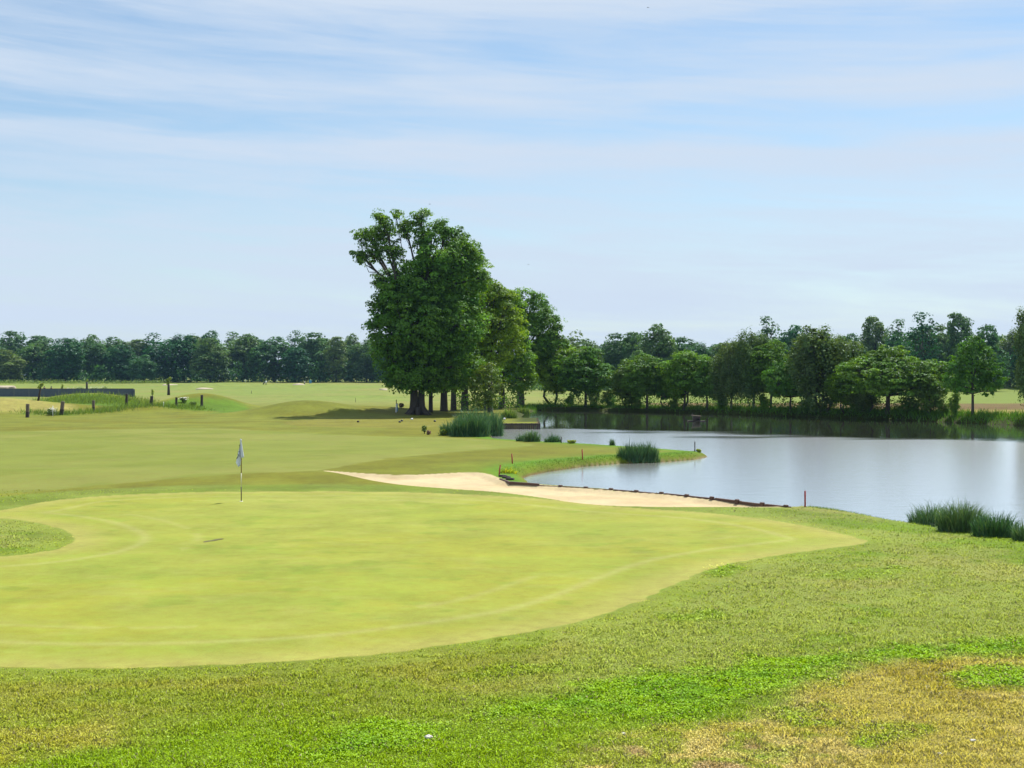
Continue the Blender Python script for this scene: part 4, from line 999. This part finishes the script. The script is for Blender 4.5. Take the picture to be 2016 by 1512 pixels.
# flagstick
def flagstick():
    x, y, g = hit(475, 987); s = y / F; H = 122 * s
    o = thing('flagstick', 'golf flagstick with a limp white flag standing on the putting green', 'flagstick', (x, y, g))
    r = .017
    MB().tube([(0, 0, -.1), (0, 0, H * .235)], [r, r], 10).build('lower_pole', M['poledark'], o)
    MB().tube([(0, 0, H * .235), (0, 0, H * .455)], [r * .95, r * .95], 10).build('middle_pole', M['cream'], o)
    MB().tube([(0, 0, H * .455), (0, 0, H * .985)], [r * .9, r * .8], 10).build('upper_pole', M['polebrown'], o)
    MB().ball((0, 0, H * .99), (.022, .022, .03)).build('knob', M['white'], o)
    MB().tube([(0, 0, -.02), (0, 0, .004)], [.06, .06], 16).build('cup', M['white'], o)
    # cloth hangs in folds: from the stick, out, back and down
    def cloth(cols, rows, fn, name):
        V = [fn(i / (cols - 1), j / (rows - 1)) for j in range(rows) for i in range(cols)]
        Fq = [[j * cols + i, j * cols + i + 1, (j + 1) * cols + i + 1, (j + 1) * cols + i] for j in range(rows - 1) for i in range(cols - 1)]
        mb = MB(); mb.add(V, Fq); ob_ = mb.build(name, M['flag'], o)
        so = ob_.modifiers.new('thickness', 'SOLIDIFY'); so.thickness = .004
        return ob_
    pz = lambda py: (987 - py) * s
    pxm = lambda px: (px - 475) * s
    def right(u, v):                                      # fold right of the stick
        top, bot = pz(864), pz(901.5 - 2.5 * abs(u - .5))
        z = top + (bot - top) * v
        wr = (.6 + 5.2 * v ** 1.1) * s
        xx = -1.6 * s * (1 - u) + wr * u
        return (xx, -.035 - .03 * math.sin(u * PI) - .015 * math.sin(u * 7 + v * 4), z)
    def left(u, v):                                       # longer fold left of the stick, ends in a point
        top, bot = pz(868), pz(920 - 3 * u)
        z = top + (bot - top) * v
        le = -(1.0 + 9.5 * min(v / .82, 1) ** 1.05 - 5.0 * max(v - .82, 0) / .18) * s
        ri = -(.3 + 1.6 * max(v - .65, 0) / .35) * s
        return (ri * u + le * (1 - u), -.02 + .03 * math.sin(u * 6 + v * 3), z)
    cloth(9, 16, right, 'flag'); lf = cloth(9, 18, left, 'flag_fold')
    # dark lettering strokes seen on the fold
    mb = MB()
    def stroke(pts, w):
        mb.tube([(pxm(a), -.062, pz(b)) for a, b in pts], [w] * len(pts), 6)
    stroke([(473.1, 875), (473.0, 889), (473.0, 899)], .008)
    stroke([(471.2, 877.2), (472.9, 876)], .010); stroke([(468.6, 889.3), (471, 889.8), (472.9, 888.5)], .010)
    stroke([(468.3, 893.3), (469.8, 894.5), (470, 897), (468.4, 900.5), (466.6, 903.5)], .012)
    mb.build('lettering', M['ink'], o)
flagstick()

# stakes
def stake(px, base, top, label, mat='red', r=None, name='hazard_stake', lean=0.0, cat='stake', group='red stakes marking the pond'):
    x, y, g = hit(px, base); s = y / F; H = (base - top) * s; r = r or .028
    o = thing(name, label, cat, (x, y, g), 0, group); dx = lean * s
    mb = MB(); mb.tube([(0, 0, -.15), (dx * .5, 0, H * .5), (dx, 0, H * .93)], [r, r, r], 8); mb.build('shaft', M[mat], o)
    mb = MB(); mb.tube([(dx * .93, 0, H * .93), (dx, 0, H)], [r * 1.02, r * .55], 8); mb.build('cap', M[mat], o)
    return o
stake(1585, 998, 966, 'red stake standing alone where the timber edging ends')
stake(982, 937, 915, 'red stake leaning at the bunker corner', lean=3, r=.03)
stake(1009, 913, 893, 'red stake on the grass behind the leaning one', lean=-1.5, r=.03)
stake(1147, 905.5, 885, 'red stake halfway along the peninsula', lean=-1, r=.03)
stake(1368, 889, 869, 'thin dark stake at the tip of the peninsula', 'darkwood', .028, 'dark_stake', group=None)
stake(1105, 872, 860, 'short dark stake beside the low rush tuft', 'darkwood', .03, 'dark_stake', group=None)
stake(104, 820, 799, 'pale thin stake among white flowers between two fence posts', 'white', .035, 'pale_stake', group=None)
stake(322, 801, 791, 'short white stake between the fourth and sixth fence post', 'white', .03, 'pale_stake', group=None)
stake(274, 795, 789.5, 'tiny dark stump beside the fourth fence post', 'darkwood', .05, 'stump', group=None)
stake(495, 775, 769, 'tiny dark stick on the fairway before the golf trolley', 'darkwood', .05, 'dark_stake', group=None)
stake(700, 792, 783, 'small dark stick on the fairway beyond the knoll', 'darkwood', .03, 'dark_stake', group=None)
# striped marker by the oak
x, y, g = hit(780, 812); s = y / F
o = thing('marker_post', 'pale blue and white marker post with a dark tip in the shade of the oak', 'marker post', (x, y, g))
MB().box((0, 0, 8.5 * s), (4.0 * s * .5, .06, 17 * s), 0, .04, .01).build('board', M['white'], o, False)
MB().box((2.2 * s, .01, 10 * s), (1.6 * s, .05, 16 * s), 0, .0, .01).build('side_board', M['blue'], o, False)
MB().box((.3 * s, 0, 21 * s), (1.6 * s, .05, 8 * s), 0, .02, .01).build('tip', M['poledark'], o, False)

# fence posts
GP = 'short wooden posts in a bent line'
for k, (px, base, top, w, lean, lb) in enumerate([
        (54, 822, 795, 6, .6, 'first short wooden post from the picture edge, weathered top and dark foot'), (121, 817, 790, 6.5, 3, 'leaning short wooden post, second from the picture edge'),
        (184, 810, 788, 5, 0, 'short brown post with yellow weeds at its foot'), (249, 798, 775, 4.5, .5, 'dark post in front of the end of the long dark screen'),
        (298, 798, 779.5, 5.5, 1, 'dark thick post with a sapling sprouting behind it'), (347, 801, 782, 4, .4, 'thin dark post before the white flowers'), (397, 800, 777.5, 4.6, .5, 'last short wooden post, standing on the green mound')]):
    x, y, g = hit(px, base); s = y / F; H = (base - top) * s
    o = thing('fence_post', lb, 'post', (x, y, g), 0, GP)
    mb = MB(); mb.box((lean * s * .15, 0, H * .16), (w * s, w * s * .8, H * .5), 0, math.atan2(lean * s, H)); mb.build('foot', M['darkwood'], o, False)
    mb = MB(); mb.box((lean * s * .62, 0, H * .69), (w * s * .96, w * s * .78, H * .6), 0, math.atan2(lean * s, H), .02); mb.build('shaft', M['wood' if k < 3 else 'darkwood'], o, False)
# saplings in tubes
for (px, base, top, w, cro, lean, lb) in [(75, 789, 764, 4, 8, 5, 'leaning dark post with a sapling top, in front of the long dark screen'), (171, 771, 752, 4.2, 5, 0, 'dark guarded sapling standing up behind the cow parsley'),
                                    (332, 778, 757, 5, 13, 0, 'sapling in a dark guard with a bushy lime top, before a far bunker'), (300, 786, 776, 1.5, 8, 0, 'thin sapling behind the thick dark post'), (122, 772, 766, 1, 8, 0, 'bare brownish sapling beyond the long dark screen')]:
    x, y, g = hit(px, base); s = y / F; H = (base - top) * s; r = np.random.default_rng(int(px))
    o = thing('guarded_sapling', lb, 'sapling', (x, y, g), 0, 'young trees in guards'); dx = lean * s
    mb = MB(); mb.tube([(0, 0, -.1), (dx * .5, 0, H * .5), (dx, 0, H)], [w * s * .62, w * s * .5, w * s * .46], 8); mb.build('guard', M['darkwood'], o)
    mb = MB(); mb.tube([(dx, 0, H * .8), (dx, 0, H + cro * s)], [.03, .012], 6); mb.build('stem', M['bark'], o)
    bl = [[dx + r.uniform(-.35, .35) * cro * s * .6, r.uniform(-.2, .2), H + cro * s * q, cro * s * .25, cro * s * .25, cro * s * .24] for q in (.15, .4, .65, .9)]
    V, Fq, T, K = foliage(bl, .16, .085, 12, int(px)); link('crown', new_mesh('crown', V, Fq, M['lime'], False, T), o)
# the long dark screen
xa, ya = at(-90, 262); xb, yb = at(263, 262)
z0 = gz(xb, yb); zt = HC - 262 * (765.5 - HY) / F
o = thing('long_screen', 'long low slate-blue screen wall on the course, partly behind the overgrown mound', 'screen wall', ((xa + xb) / 2, ya, z0 - .4))
nb = 12; Lb = (xb - xa) / nb
for k in range(nb):
    MB().box((-(xb - xa) / 2 + Lb * (k + .5), 0, (zt - z0 + .4) / 2), (Lb - .03, .08, zt - z0 + .4), 0, 0, .01).build('panel', M['slate'], o, False)
MB().box((0, 0, zt - z0 + .43), (xb - xa, .16, .06), 0, 0, .01).build('rail', M['darkwood'], o, False)
MB().box(((xb - xa) / 2 + .35, -.9, (zt - z0 + .4) / 2 - .06), (.08, 2.0, zt - z0 + .4), .4, 0, .01).build('end_panel', M['slate'], o, False)

# tee markers
for k, (px, py, mt, lb) in enumerate([(705, 831.5, 'darkwood', 'brown tee marker ball alone on the mown tee'), (787, 832, 'black', 'black tee marker, nearer one of a close pair'), (791, 829.5, 'black', 'black tee marker, farther one of a close pair'), (811, 826.5, 'white', 'white tee marker ball at the edge of the oak shade'),
                                  (856, 830.5, 'black', 'dark tee marker between the white ball and the rush bed'), (993, 826, 'white', 'white tee marker ball on the grass platform in the pond')]):
    x, y, g = hit(px, py); mb = MB(); mb.ball((0, 0, .07), (.12, .12, .095), 10, 7)
    o = mb.build('tee_marker', M[mt], None, True, (x, y, g)); tag(o, lb, 'tee marker', 'tee markers')

# far bunkers, white sand faces set into the mounds
for k, (px, py, wpx, hpx, d, lb) in enumerate([(6, 761, 40, 4, 400, 'pale sand bunker at the picture edge, in the far fairway'), (333, 758.5, 28, 3, 440, 'pale sand bunker behind the guarded sapling'), (401, 765, 30, 3, 380, 'pale sand bunker on the open far fairway'),
                                       (588, 762.5, 22, 3.4, 430, 'pale sand bunker beside the distant golfer'), (821, 770, 16, 3.5, 330, 'pale sand bunker seen between the oak trunks'), (755, 766, 14, 2, 360, 'thin sand bunker left of the oak trunk')]):
    s = d / F; x, y = at(px, d); z = HC - d * (py - HY) / F; mb = MB(); V = []; n = 28; rr_ = random.Random(k)
    for j in range(n):
        a = 2 * PI * j / n; f = 1 + .16 * math.sin(3 * a + k) + .08 * rr_.random()
        V.append((wpx * s / 2 * math.cos(a) * f, math.sin(a) * 1.6 * f, hpx * s / 2 * math.sin(a) * f))
    V2 = [(v[0] * 1.12, v[1] * 1.12 + .5, v[2] * 1.1 - .9) for v in V]
    mb.add(V + V2, [list(range(n))] + [[j, n + j, n + (j + 1) % n, (j + 1) % n] for j in range(n)])
    g_ = gz(x, y)
    o = mb.build('sand_bunker', mat_plain('far_sand', tuple(alb(245, 228, 196)), .95, .06, 2) if k == 0 else bpy.data.materials['far_sand'], None, True, (x, y, max(z, g_ + hpx * s * .3)))
    tag(o, lb, 'bunker', 'sand bunkers on the far fairway'); o['kind'] = 'structure'

# ------------------------------------------------------------------ people and their gear (far away)
def skin_body(name, pts, edges, rad, mat, parent):
    me = bpy.data.meshes.new(name); me.from_pydata(pts, edges, []); me.update(); me.materials.append(M[mat])
    o = link(name, me, parent); o.modifiers.new('skin', 'SKIN'); me.skin_vertices
    if not me.skin_vertices: return o
    for v, r in zip(me.skin_vertices[0].data, rad): v.radius = (r, r)
    me.skin_vertices[0].data[0].use_root = True
    su = o.modifiers.new('smooth', 'SUBSURF'); su.levels = 1; su.render_levels = 1
    return o
def chain_mb(segs):
    mb = MB()
    for pts, rad in segs: mb.tube(pts, rad, 10)
    return mb
def person(px, d, label, top, legs, rz=0, bend=0.0, zoff=0.0):
    x, y = at(px, d); o = thing('person', label, 'person', (x, y, gz(x, y) + zoff), rz)
    b = bend
    P = [(0, 0, .95), (0, -b * .15, 1.15), (0, -b * .35, 1.40), (0, -b * .45, 1.50), (0, -b * .5, 1.58), (0, -b * .52, 1.68),       # pelvis..crown
         (.19, -b * .35, 1.42), (.25, -b * .45 - .05, 1.15), (.18, -b * .6 - .25, .98), (-.19, -b * .35, 1.42), (-.25, -b * .45 - .05, 1.15), (-.10, -b * .6 - .25, .98),
         (.10, 0, .88), (.12, .0, .5), (.13, .02, .08), (.14, -.14, .03), (-.10, 0, .88), (-.14, -.02, .5), (-.15, 0, .08), (-.16, -.16, .03)]
    E = [(0, 1), (1, 2), (2, 3), (3, 4), (4, 5), (2, 6), (6, 7), (7, 8), (2, 9), (9, 10), (10, 11), (0, 12), (12, 13), (13, 14), (14, 15), (0, 16), (16, 17), (17, 18), (18, 19)]
    R_ = [.15, .13, .14, .06, .095, .085, .065, .045, .035, .065, .045, .035, .10, .065, .045, .035, .10, .065, .045, .035]
    skin_body('body', P, E, R_, 'skin', o)
    skin_body('shirt', [P[0], P[1], P[2], P[3], P[6], tuple((np.array(P[6]) + P[7]) / 2), P[9], tuple((np.array(P[9]) + P[10]) / 2)], [(0, 1), (1, 2), (2, 3), (2, 4), (4, 5), (2, 6), (6, 7)], [.17, .155, .165, .075, .08, .07, .08, .07], top, o)
    skin_body('trousers', [P[0], P[12], P[13], P[14], P[16], P[17], P[18]], [(0, 1), (1, 2), (2, 3), (0, 4), (4, 5), (5, 6)], [.17, .12, .085, .065, .12, .085, .065], legs, o)
    MB().ball((P[5][0], P[5][1] + .01, P[5][2] + .0), (.095, .11, .085)).build('hair', M['hair'], o)
    return o
person(599.5, 455, 'distant golfer in a white top and dark trousers beside a far bunker', 'cloth_w', 'cloth_d', .5, .3)
person(87, 268, 'person in dark clothes showing over the long dark screen, beside the leaning post', 'cloth_d', 'cloth_d', 1, .1, .25)
person(100, 270, 'person in dark clothes showing over the long dark screen, beside the brown sapling', 'cloth_d', 'cloth_d', 2.2, .25, .25)
# golf trolley
x, y = at(522, 440); g = gz(x, y)
o = thing('golf_trolley', 'golf bag on a two-wheeled trolley out on the far fairway', 'golf trolley', (x, y, g), .3)
MB().tube([(-.75, 0, .15), (-.1, 0, 1.0)], [.17, .2], 10).build('bag', M['black'], o)
MB().tube([(.25, .0, .35), (.35, 0, 1.35)], [.2, .22], 10).build('second_bag', M['cloth_w'], o)
for s_ in (-.32, .32):
    mb = MB(); mb.tube([(.3, s_ - .03, .17), (.3, s_ + .03, .17)], [.17, .17], 14); mb.build('wheel', M['black'], o)
mb = MB(); mb.tube([(-.75, 0, .15), (.3, 0, .2), (.75, 0, 1.1)], [.03, .03, .025], 6); mb.build('frame', M['black'], o)
mb = MB()
for k in range(5): mb.tube([(-.1 + k * .03, -.08 + k * .04, .95), (.05 + k * .04, -.1 + k * .05, 1.25)], [.012, .03], 5)
mb.build('clubs', M['white'], o)
# blue board
x, y = at(611, 448); g = gz(x, y); s = 448 / F
o = thing('blue_sign', 'small blue upright board on the fairway next to the distant golfer', 'sign board', (x, y, g))
MB().box((0, 0, 1.05), (.82, .06, 1.15), 0, 0, .02).build('board', M['blue'], o, False)
MB().tube([(-.3, .05, -.1), (-.3, .05, 1.5)], [.03, .03], 6).build('post', M['darkwood'], o)
MB().tube([(.3, .05, -.1), (.3, .05, 1.5)], [.03, .03], 6).build('post', M['darkwood'], o)
# far flags
for (px, d, lb) in [(483, 470, 'tiny white flag against the dark wood, nearer the picture edge of the two'), (545, 470, 'tiny white flag above the crest beside the golf trolley')]:
    x, y = at(px, d); g = gz(x, y); o = thing('far_flagstick', lb, 'flagstick', (x, y, g), 0, 'far flagsticks')
    MB().tube([(0, 0, -.1), (0, 0, 2.1)], [.02, .015], 6).build('pole', M['white'], o)
    mb = MB(); mb.add([(0, -.02, 2.1), (.3, -.05, 1.95), (.24, .04, 1.45), (0, .02, 1.6), (0, .0, 2.1), (.3, -.03, 1.95), (.24, .06, 1.45), (0, .04, 1.6)], [[0, 1, 2, 3], [7, 6, 5, 4], [0, 4, 5, 1], [1, 5, 6, 2], [2, 6, 7, 3], [3, 7, 4, 0]]); mb.build('flag', M['white'], o, False)
# birds in the sky
for (px, py, d, lb, rz) in [(846, 402, 120, 'tiny dark bird just above the oak crown', .4), (1040, 521, 130, 'tiny dark bird in the pale sky beyond the sloping tree row', 1.2), (1276, 15, 120, 'tiny dark bird high up near the top of the sky', 2.2)]:
    x, y = at(px, d); z = HC + (HY - py) * d / F
    o = thing('bird', lb, 'bird', (x, y, z), rz, 'birds in the sky'); o.scale = (.7, .7, .7)
    mb = MB()
    mb.tube([(-.14, 0, 0), (-.06, 0, .005), (.04, 0, .01), (.11, 0, .012), (.135, 0, .01), (.165, 0, .005)], [.008, .026, .03, .018, .02, .003], 8)
    for sgn in (-1, 1):
        V = [(.07, 0, .01), (.05, sgn * .12, .05), (-.02, sgn * .24, .03), (-.05, sgn * .12, .04), (-.04, 0, .005)]
        V += [(a, b, c - .006) for a, b, c in V]
        mb.add(V, [[0, 1, 3, 4], [1, 2, 3], [9, 8, 6, 5], [8, 7, 6], [0, 5, 6, 1], [1, 6, 7, 2], [2, 7, 8, 3], [3, 8, 9, 4]])
    mb.add([(-.1, -.01, 0), (-.1, .01, 0), (-.2, .035, 0), (-.2, -.035, 0), (-.2, -.035, -.005), (-.2, .035, -.005)], [[0, 1, 2, 3], [3, 2, 5, 4]])
    mb.build('body', M['black'], o)
# stones, and a dark patch on the green
def stone(px, py, w, label, seed, name='stone', mat='stone', flat=.6):
    x, y, g = hit(px, py); r = w * y / F / 2; rnd = random.Random(seed); mb = MB(); mb.ball((0, 0, 0), 1, 12, 8)
    V = mb.V[0]; 
    for v in V:
        k_ = 1 + .22 * math.sin(v[0] * 3 + seed) * math.cos(v[1] * 4 + v[2] * 2) + rnd.uniform(-.05, .05)
        v *= k_; v *= np.array([r, r * .8, r * flat])
    o = mb.build(name, M[mat], None, False, (x, y, g + r * flat * .5 + .015)); tag(o, label, 'stone'); return o
stone(844, 1457, 15, 'whitish stone lying in the clover near the lower edge', 5)
stone(1228, 1449, 9, 'small pale stone in the dry grass', 6)
stone(1916, 1462, 12, 'pale flat stone in the dry grass near the corner', 7, flat=.4)
stone(1850, 1488, 9, 'smallest pale stone in the dry grass near the lower edge', 8)
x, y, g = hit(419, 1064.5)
mb = MB(); n = 22; V = []  # flat irregular dark patch laid on the green
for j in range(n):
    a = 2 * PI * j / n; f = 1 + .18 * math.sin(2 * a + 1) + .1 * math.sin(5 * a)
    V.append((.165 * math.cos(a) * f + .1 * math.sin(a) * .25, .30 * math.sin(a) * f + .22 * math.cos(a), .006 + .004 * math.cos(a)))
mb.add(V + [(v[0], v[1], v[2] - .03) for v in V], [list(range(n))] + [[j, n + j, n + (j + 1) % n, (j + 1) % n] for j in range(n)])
o = mb.build('dark_patch', M['dark_patch'], None, False, (x, y, g)); tag(o, 'small dark patch on the putting green', 'dark_patch')

# ------------------------------------------------------------------ light, sky, camera
EL = math.radians(57); AZ = math.radians(33)     # sun beyond the trees, to the right; azimuth from +Y toward +X
sd = bpy.data.lights.new('sun', 'SUN'); sd.energy = 5.0; sd.angle = math.radians(.5); sd.color = (1, .955, .88)
so = bpy.data.objects.new('sun', sd); COL.objects.link(so)
dirv = Vector((math.sin(AZ) * math.cos(EL), math.cos(AZ) * math.cos(EL), math.sin(EL)))
so.rotation_euler = dirv.to_track_quat('Z', 'Y').to_euler()
w = bpy.data.worlds.new('World'); SC.world = w; w.use_nodes = True; nt = w.node_tree; nt.nodes.clear(); L = nt.links.new
out = N(nt, 'ShaderNodeOutputWorld'); bg = N(nt, 'ShaderNodeBackground'); bg.inputs['Strength'].default_value = .1; L(bg.outputs[0], out.inputs[0])
sky = N(nt, 'ShaderNodeTexSky'); sky.sky_type = 'NISHITA'; sky.sun_disc = False; sky.sun_elevation = EL; sky.sun_rotation = AZ; sky.air_density = 1.0; sky.dust_density = .6; sky.ozone_density = 1.5
tc = N(nt, 'ShaderNodeTexCoord'); sx = N(nt, 'ShaderNodeSeparateXYZ'); L(tc.outputs['Generated'], sx.inputs[0])
azn = N(nt, 'ShaderNodeMath', operation='ARCTAN2'); L(sx.outputs['X'], azn.inputs[0]); L(sx.outputs['Y'], azn.inputs[1])
def noise(sa, se, scale, det, rough, dist=0.0, off=(0, 0, 0), tilt=0.0):
    e = N(nt, 'ShaderNodeMath', operation='MULTIPLY_ADD'); L(azn.outputs[0], e.inputs[0]); e.inputs[1].default_value = tilt; L(sx.outputs['Z'], e.inputs[2])
    cb = N(nt, 'ShaderNodeCombineXYZ'); a = N(nt, 'ShaderNodeMath', operation='MULTIPLY'); a.inputs[1].default_value = sa; L(azn.outputs[0], a.inputs[0])
    b = N(nt, 'ShaderNodeMath', operation='MULTIPLY'); b.inputs[1].default_value = se; L(e.outputs[0], b.inputs[0]); L(a.outputs[0], cb.inputs[0]); L(b.outputs[0], cb.inputs[1])
    ad = N(nt, 'ShaderNodeVectorMath', operation='ADD'); ad.inputs[1].default_value = off; L(cb.outputs[0], ad.inputs[0])
    n_ = N(nt, 'ShaderNodeTexNoise'); n_.inputs['Scale'].default_value = scale; n_.inputs['Detail'].default_value = det; n_.inputs['Roughness'].default_value = rough; n_.inputs['Distortion'].default_value = dist
    L(ad.outputs[0], n_.inputs[0]); return n_
nA = noise(1.0, 6.0, 2.2, 4, .55, .6, (3.1, .7, 0)); nB = noise(1.4, 16.0, 2.4, 6, .6, .5, (7.3, 2.2, 0), .05); nC = noise(3, 40, 3, 5, .6, .8, (1.3, 5.2, 0), .07)
# cloud cover by height above the horizon, pushed up and down by slow noise
sh = N(nt, 'ShaderNodeMath', operation='MULTIPLY_ADD'); L(nA.outputs['Fac'], sh.inputs[0]); sh.inputs[1].default_value = .07
zz = N(nt, 'ShaderNodeMath', operation='ADD'); L(sx.outputs['Z'], zz.inputs[0]); zz.inputs[1].default_value = -.035; L(zz.outputs[0], sh.inputs[2])
tl = N(nt, 'ShaderNodeMath', operation='MULTIPLY_ADD'); L(azn.outputs[0], tl.inputs[0]); tl.inputs[1].default_value = .012; L(sh.outputs[0], tl.inputs[2])
s4 = N(nt, 'ShaderNodeMath', operation='MULTIPLY'); s4.inputs[1].default_value = 3.3; L(tl.outputs[0], s4.inputs[0])
cr = N(nt, 'ShaderNodeValToRGB'); L(s4.outputs[0], cr.inputs[0])
stops = [(0, .90), (.12, .80), (.22, .86), (.33, .72), (.41, .40), (.455, .34), (.495, .66), (.545, .92), (.575, .30), (.60, .04), (.635, .12), (.675, .80), (.71, .86), (.75, .34), (.81, .28), (.86, .72), (.94, 1.0)]
while len(cr.color_ramp.elements) < len(stops): cr.color_ramp.elements.new(.5)
for e_, (p_, v_) in zip(cr.color_ramp.elements, stops): e_.position = p_; v_ = .6 + (v_ - .6) * .5; e_.color = (v_, v_, v_, 1)
bm = N(nt, 'ShaderNodeMath', operation='MULTIPLY_ADD'); L(nB.outputs['Fac'], bm.inputs[0]); bm.inputs[1].default_value = 1.15; L(cr.outputs[0], bm.inputs[2])
cm_ = N(nt, 'ShaderNodeMath', operation='MULTIPLY_ADD'); L(nC.outputs['Fac'], cm_.inputs[0]); cm_.inputs[1].default_value = .45; L(bm.outputs[0], cm_.inputs[2])
mrn = N(nt, 'ShaderNodeMapRange'); mrn.interpolation_type = 'SMOOTHSTEP'; mrn.inputs[1].default_value = .78; mrn.inputs[2].default_value = 1.78; L(cm_.outputs[0], mrn.inputs[0])
# blue between the clouds: the physical sky, a little brighter low down
mulS = N(nt, 'ShaderNodeMix', data_type='RGBA', blend_type='MULTIPLY'); mulS.inputs[0].default_value = 1; L(sky.outputs[0], mulS.inputs[6]); mulS.inputs[7].default_value = (.74, .82, .84, 1)
mixS = N(nt, 'ShaderNodeMix', data_type='RGBA'); L(mrn.outputs[0], mixS.inputs[0]); L(mulS.outputs[2], mixS.inputs[6]); mixS.inputs[7].default_value = (4.2, 4.9, 5.85, 1)
L(mixS.outputs[2], bg.inputs['Color'])

hz = MB(); hz.box((0, 2000, 22), (4200, 4100, 50)); hm, hnt, ho = mat_new('haze_air')
pv = N(hnt, 'ShaderNodeVolumePrincipled'); pv.inputs['Color'].default_value = (.38, .66, 1, 1); pv.inputs['Density'].default_value = .00006; pv.inputs['Anisotropy'].default_value = .2
hnt.links.new(pv.outputs[0], ho.inputs['Volume']); o = hz.build('haze', hm, None, False); tag(o, 'thin blue air over the whole course', 'haze', kind='stuff')

cd = bpy.data.cameras.new('camera'); cam = bpy.data.objects.new('camera', cd); COL.objects.link(cam)
cam.location = (0, 0, HC); cam.rotation_euler = (PI / 2, 0, 0)
cd.sensor_width = 36; cd.lens = F / 2016 * 36; cd.shift_y = (HY - 756) / 2016
cd.clip_start = .1; cd.clip_end = 8000
SC.camera = cam
SC.view_settings.view_transform = 'Standard'; SC.view_settings.look = 'None'; SC.view_settings.exposure = .61; SC.view_settings.gamma = 1; SC.view_settings.use_curve_mapping = False
SC.cycles.max_bounces = 6; SC.cycles.diffuse_bounces = 2; SC.cycles.transmission_bounces = 4; SC.cycles.glossy_bounces = 3; SC.cycles.transparent_max_bounces = 8
SC.cycles.use_adaptive_sampling = True; SC.cycles.adaptive_threshold = .01; SC.cycles.use_denoising = True
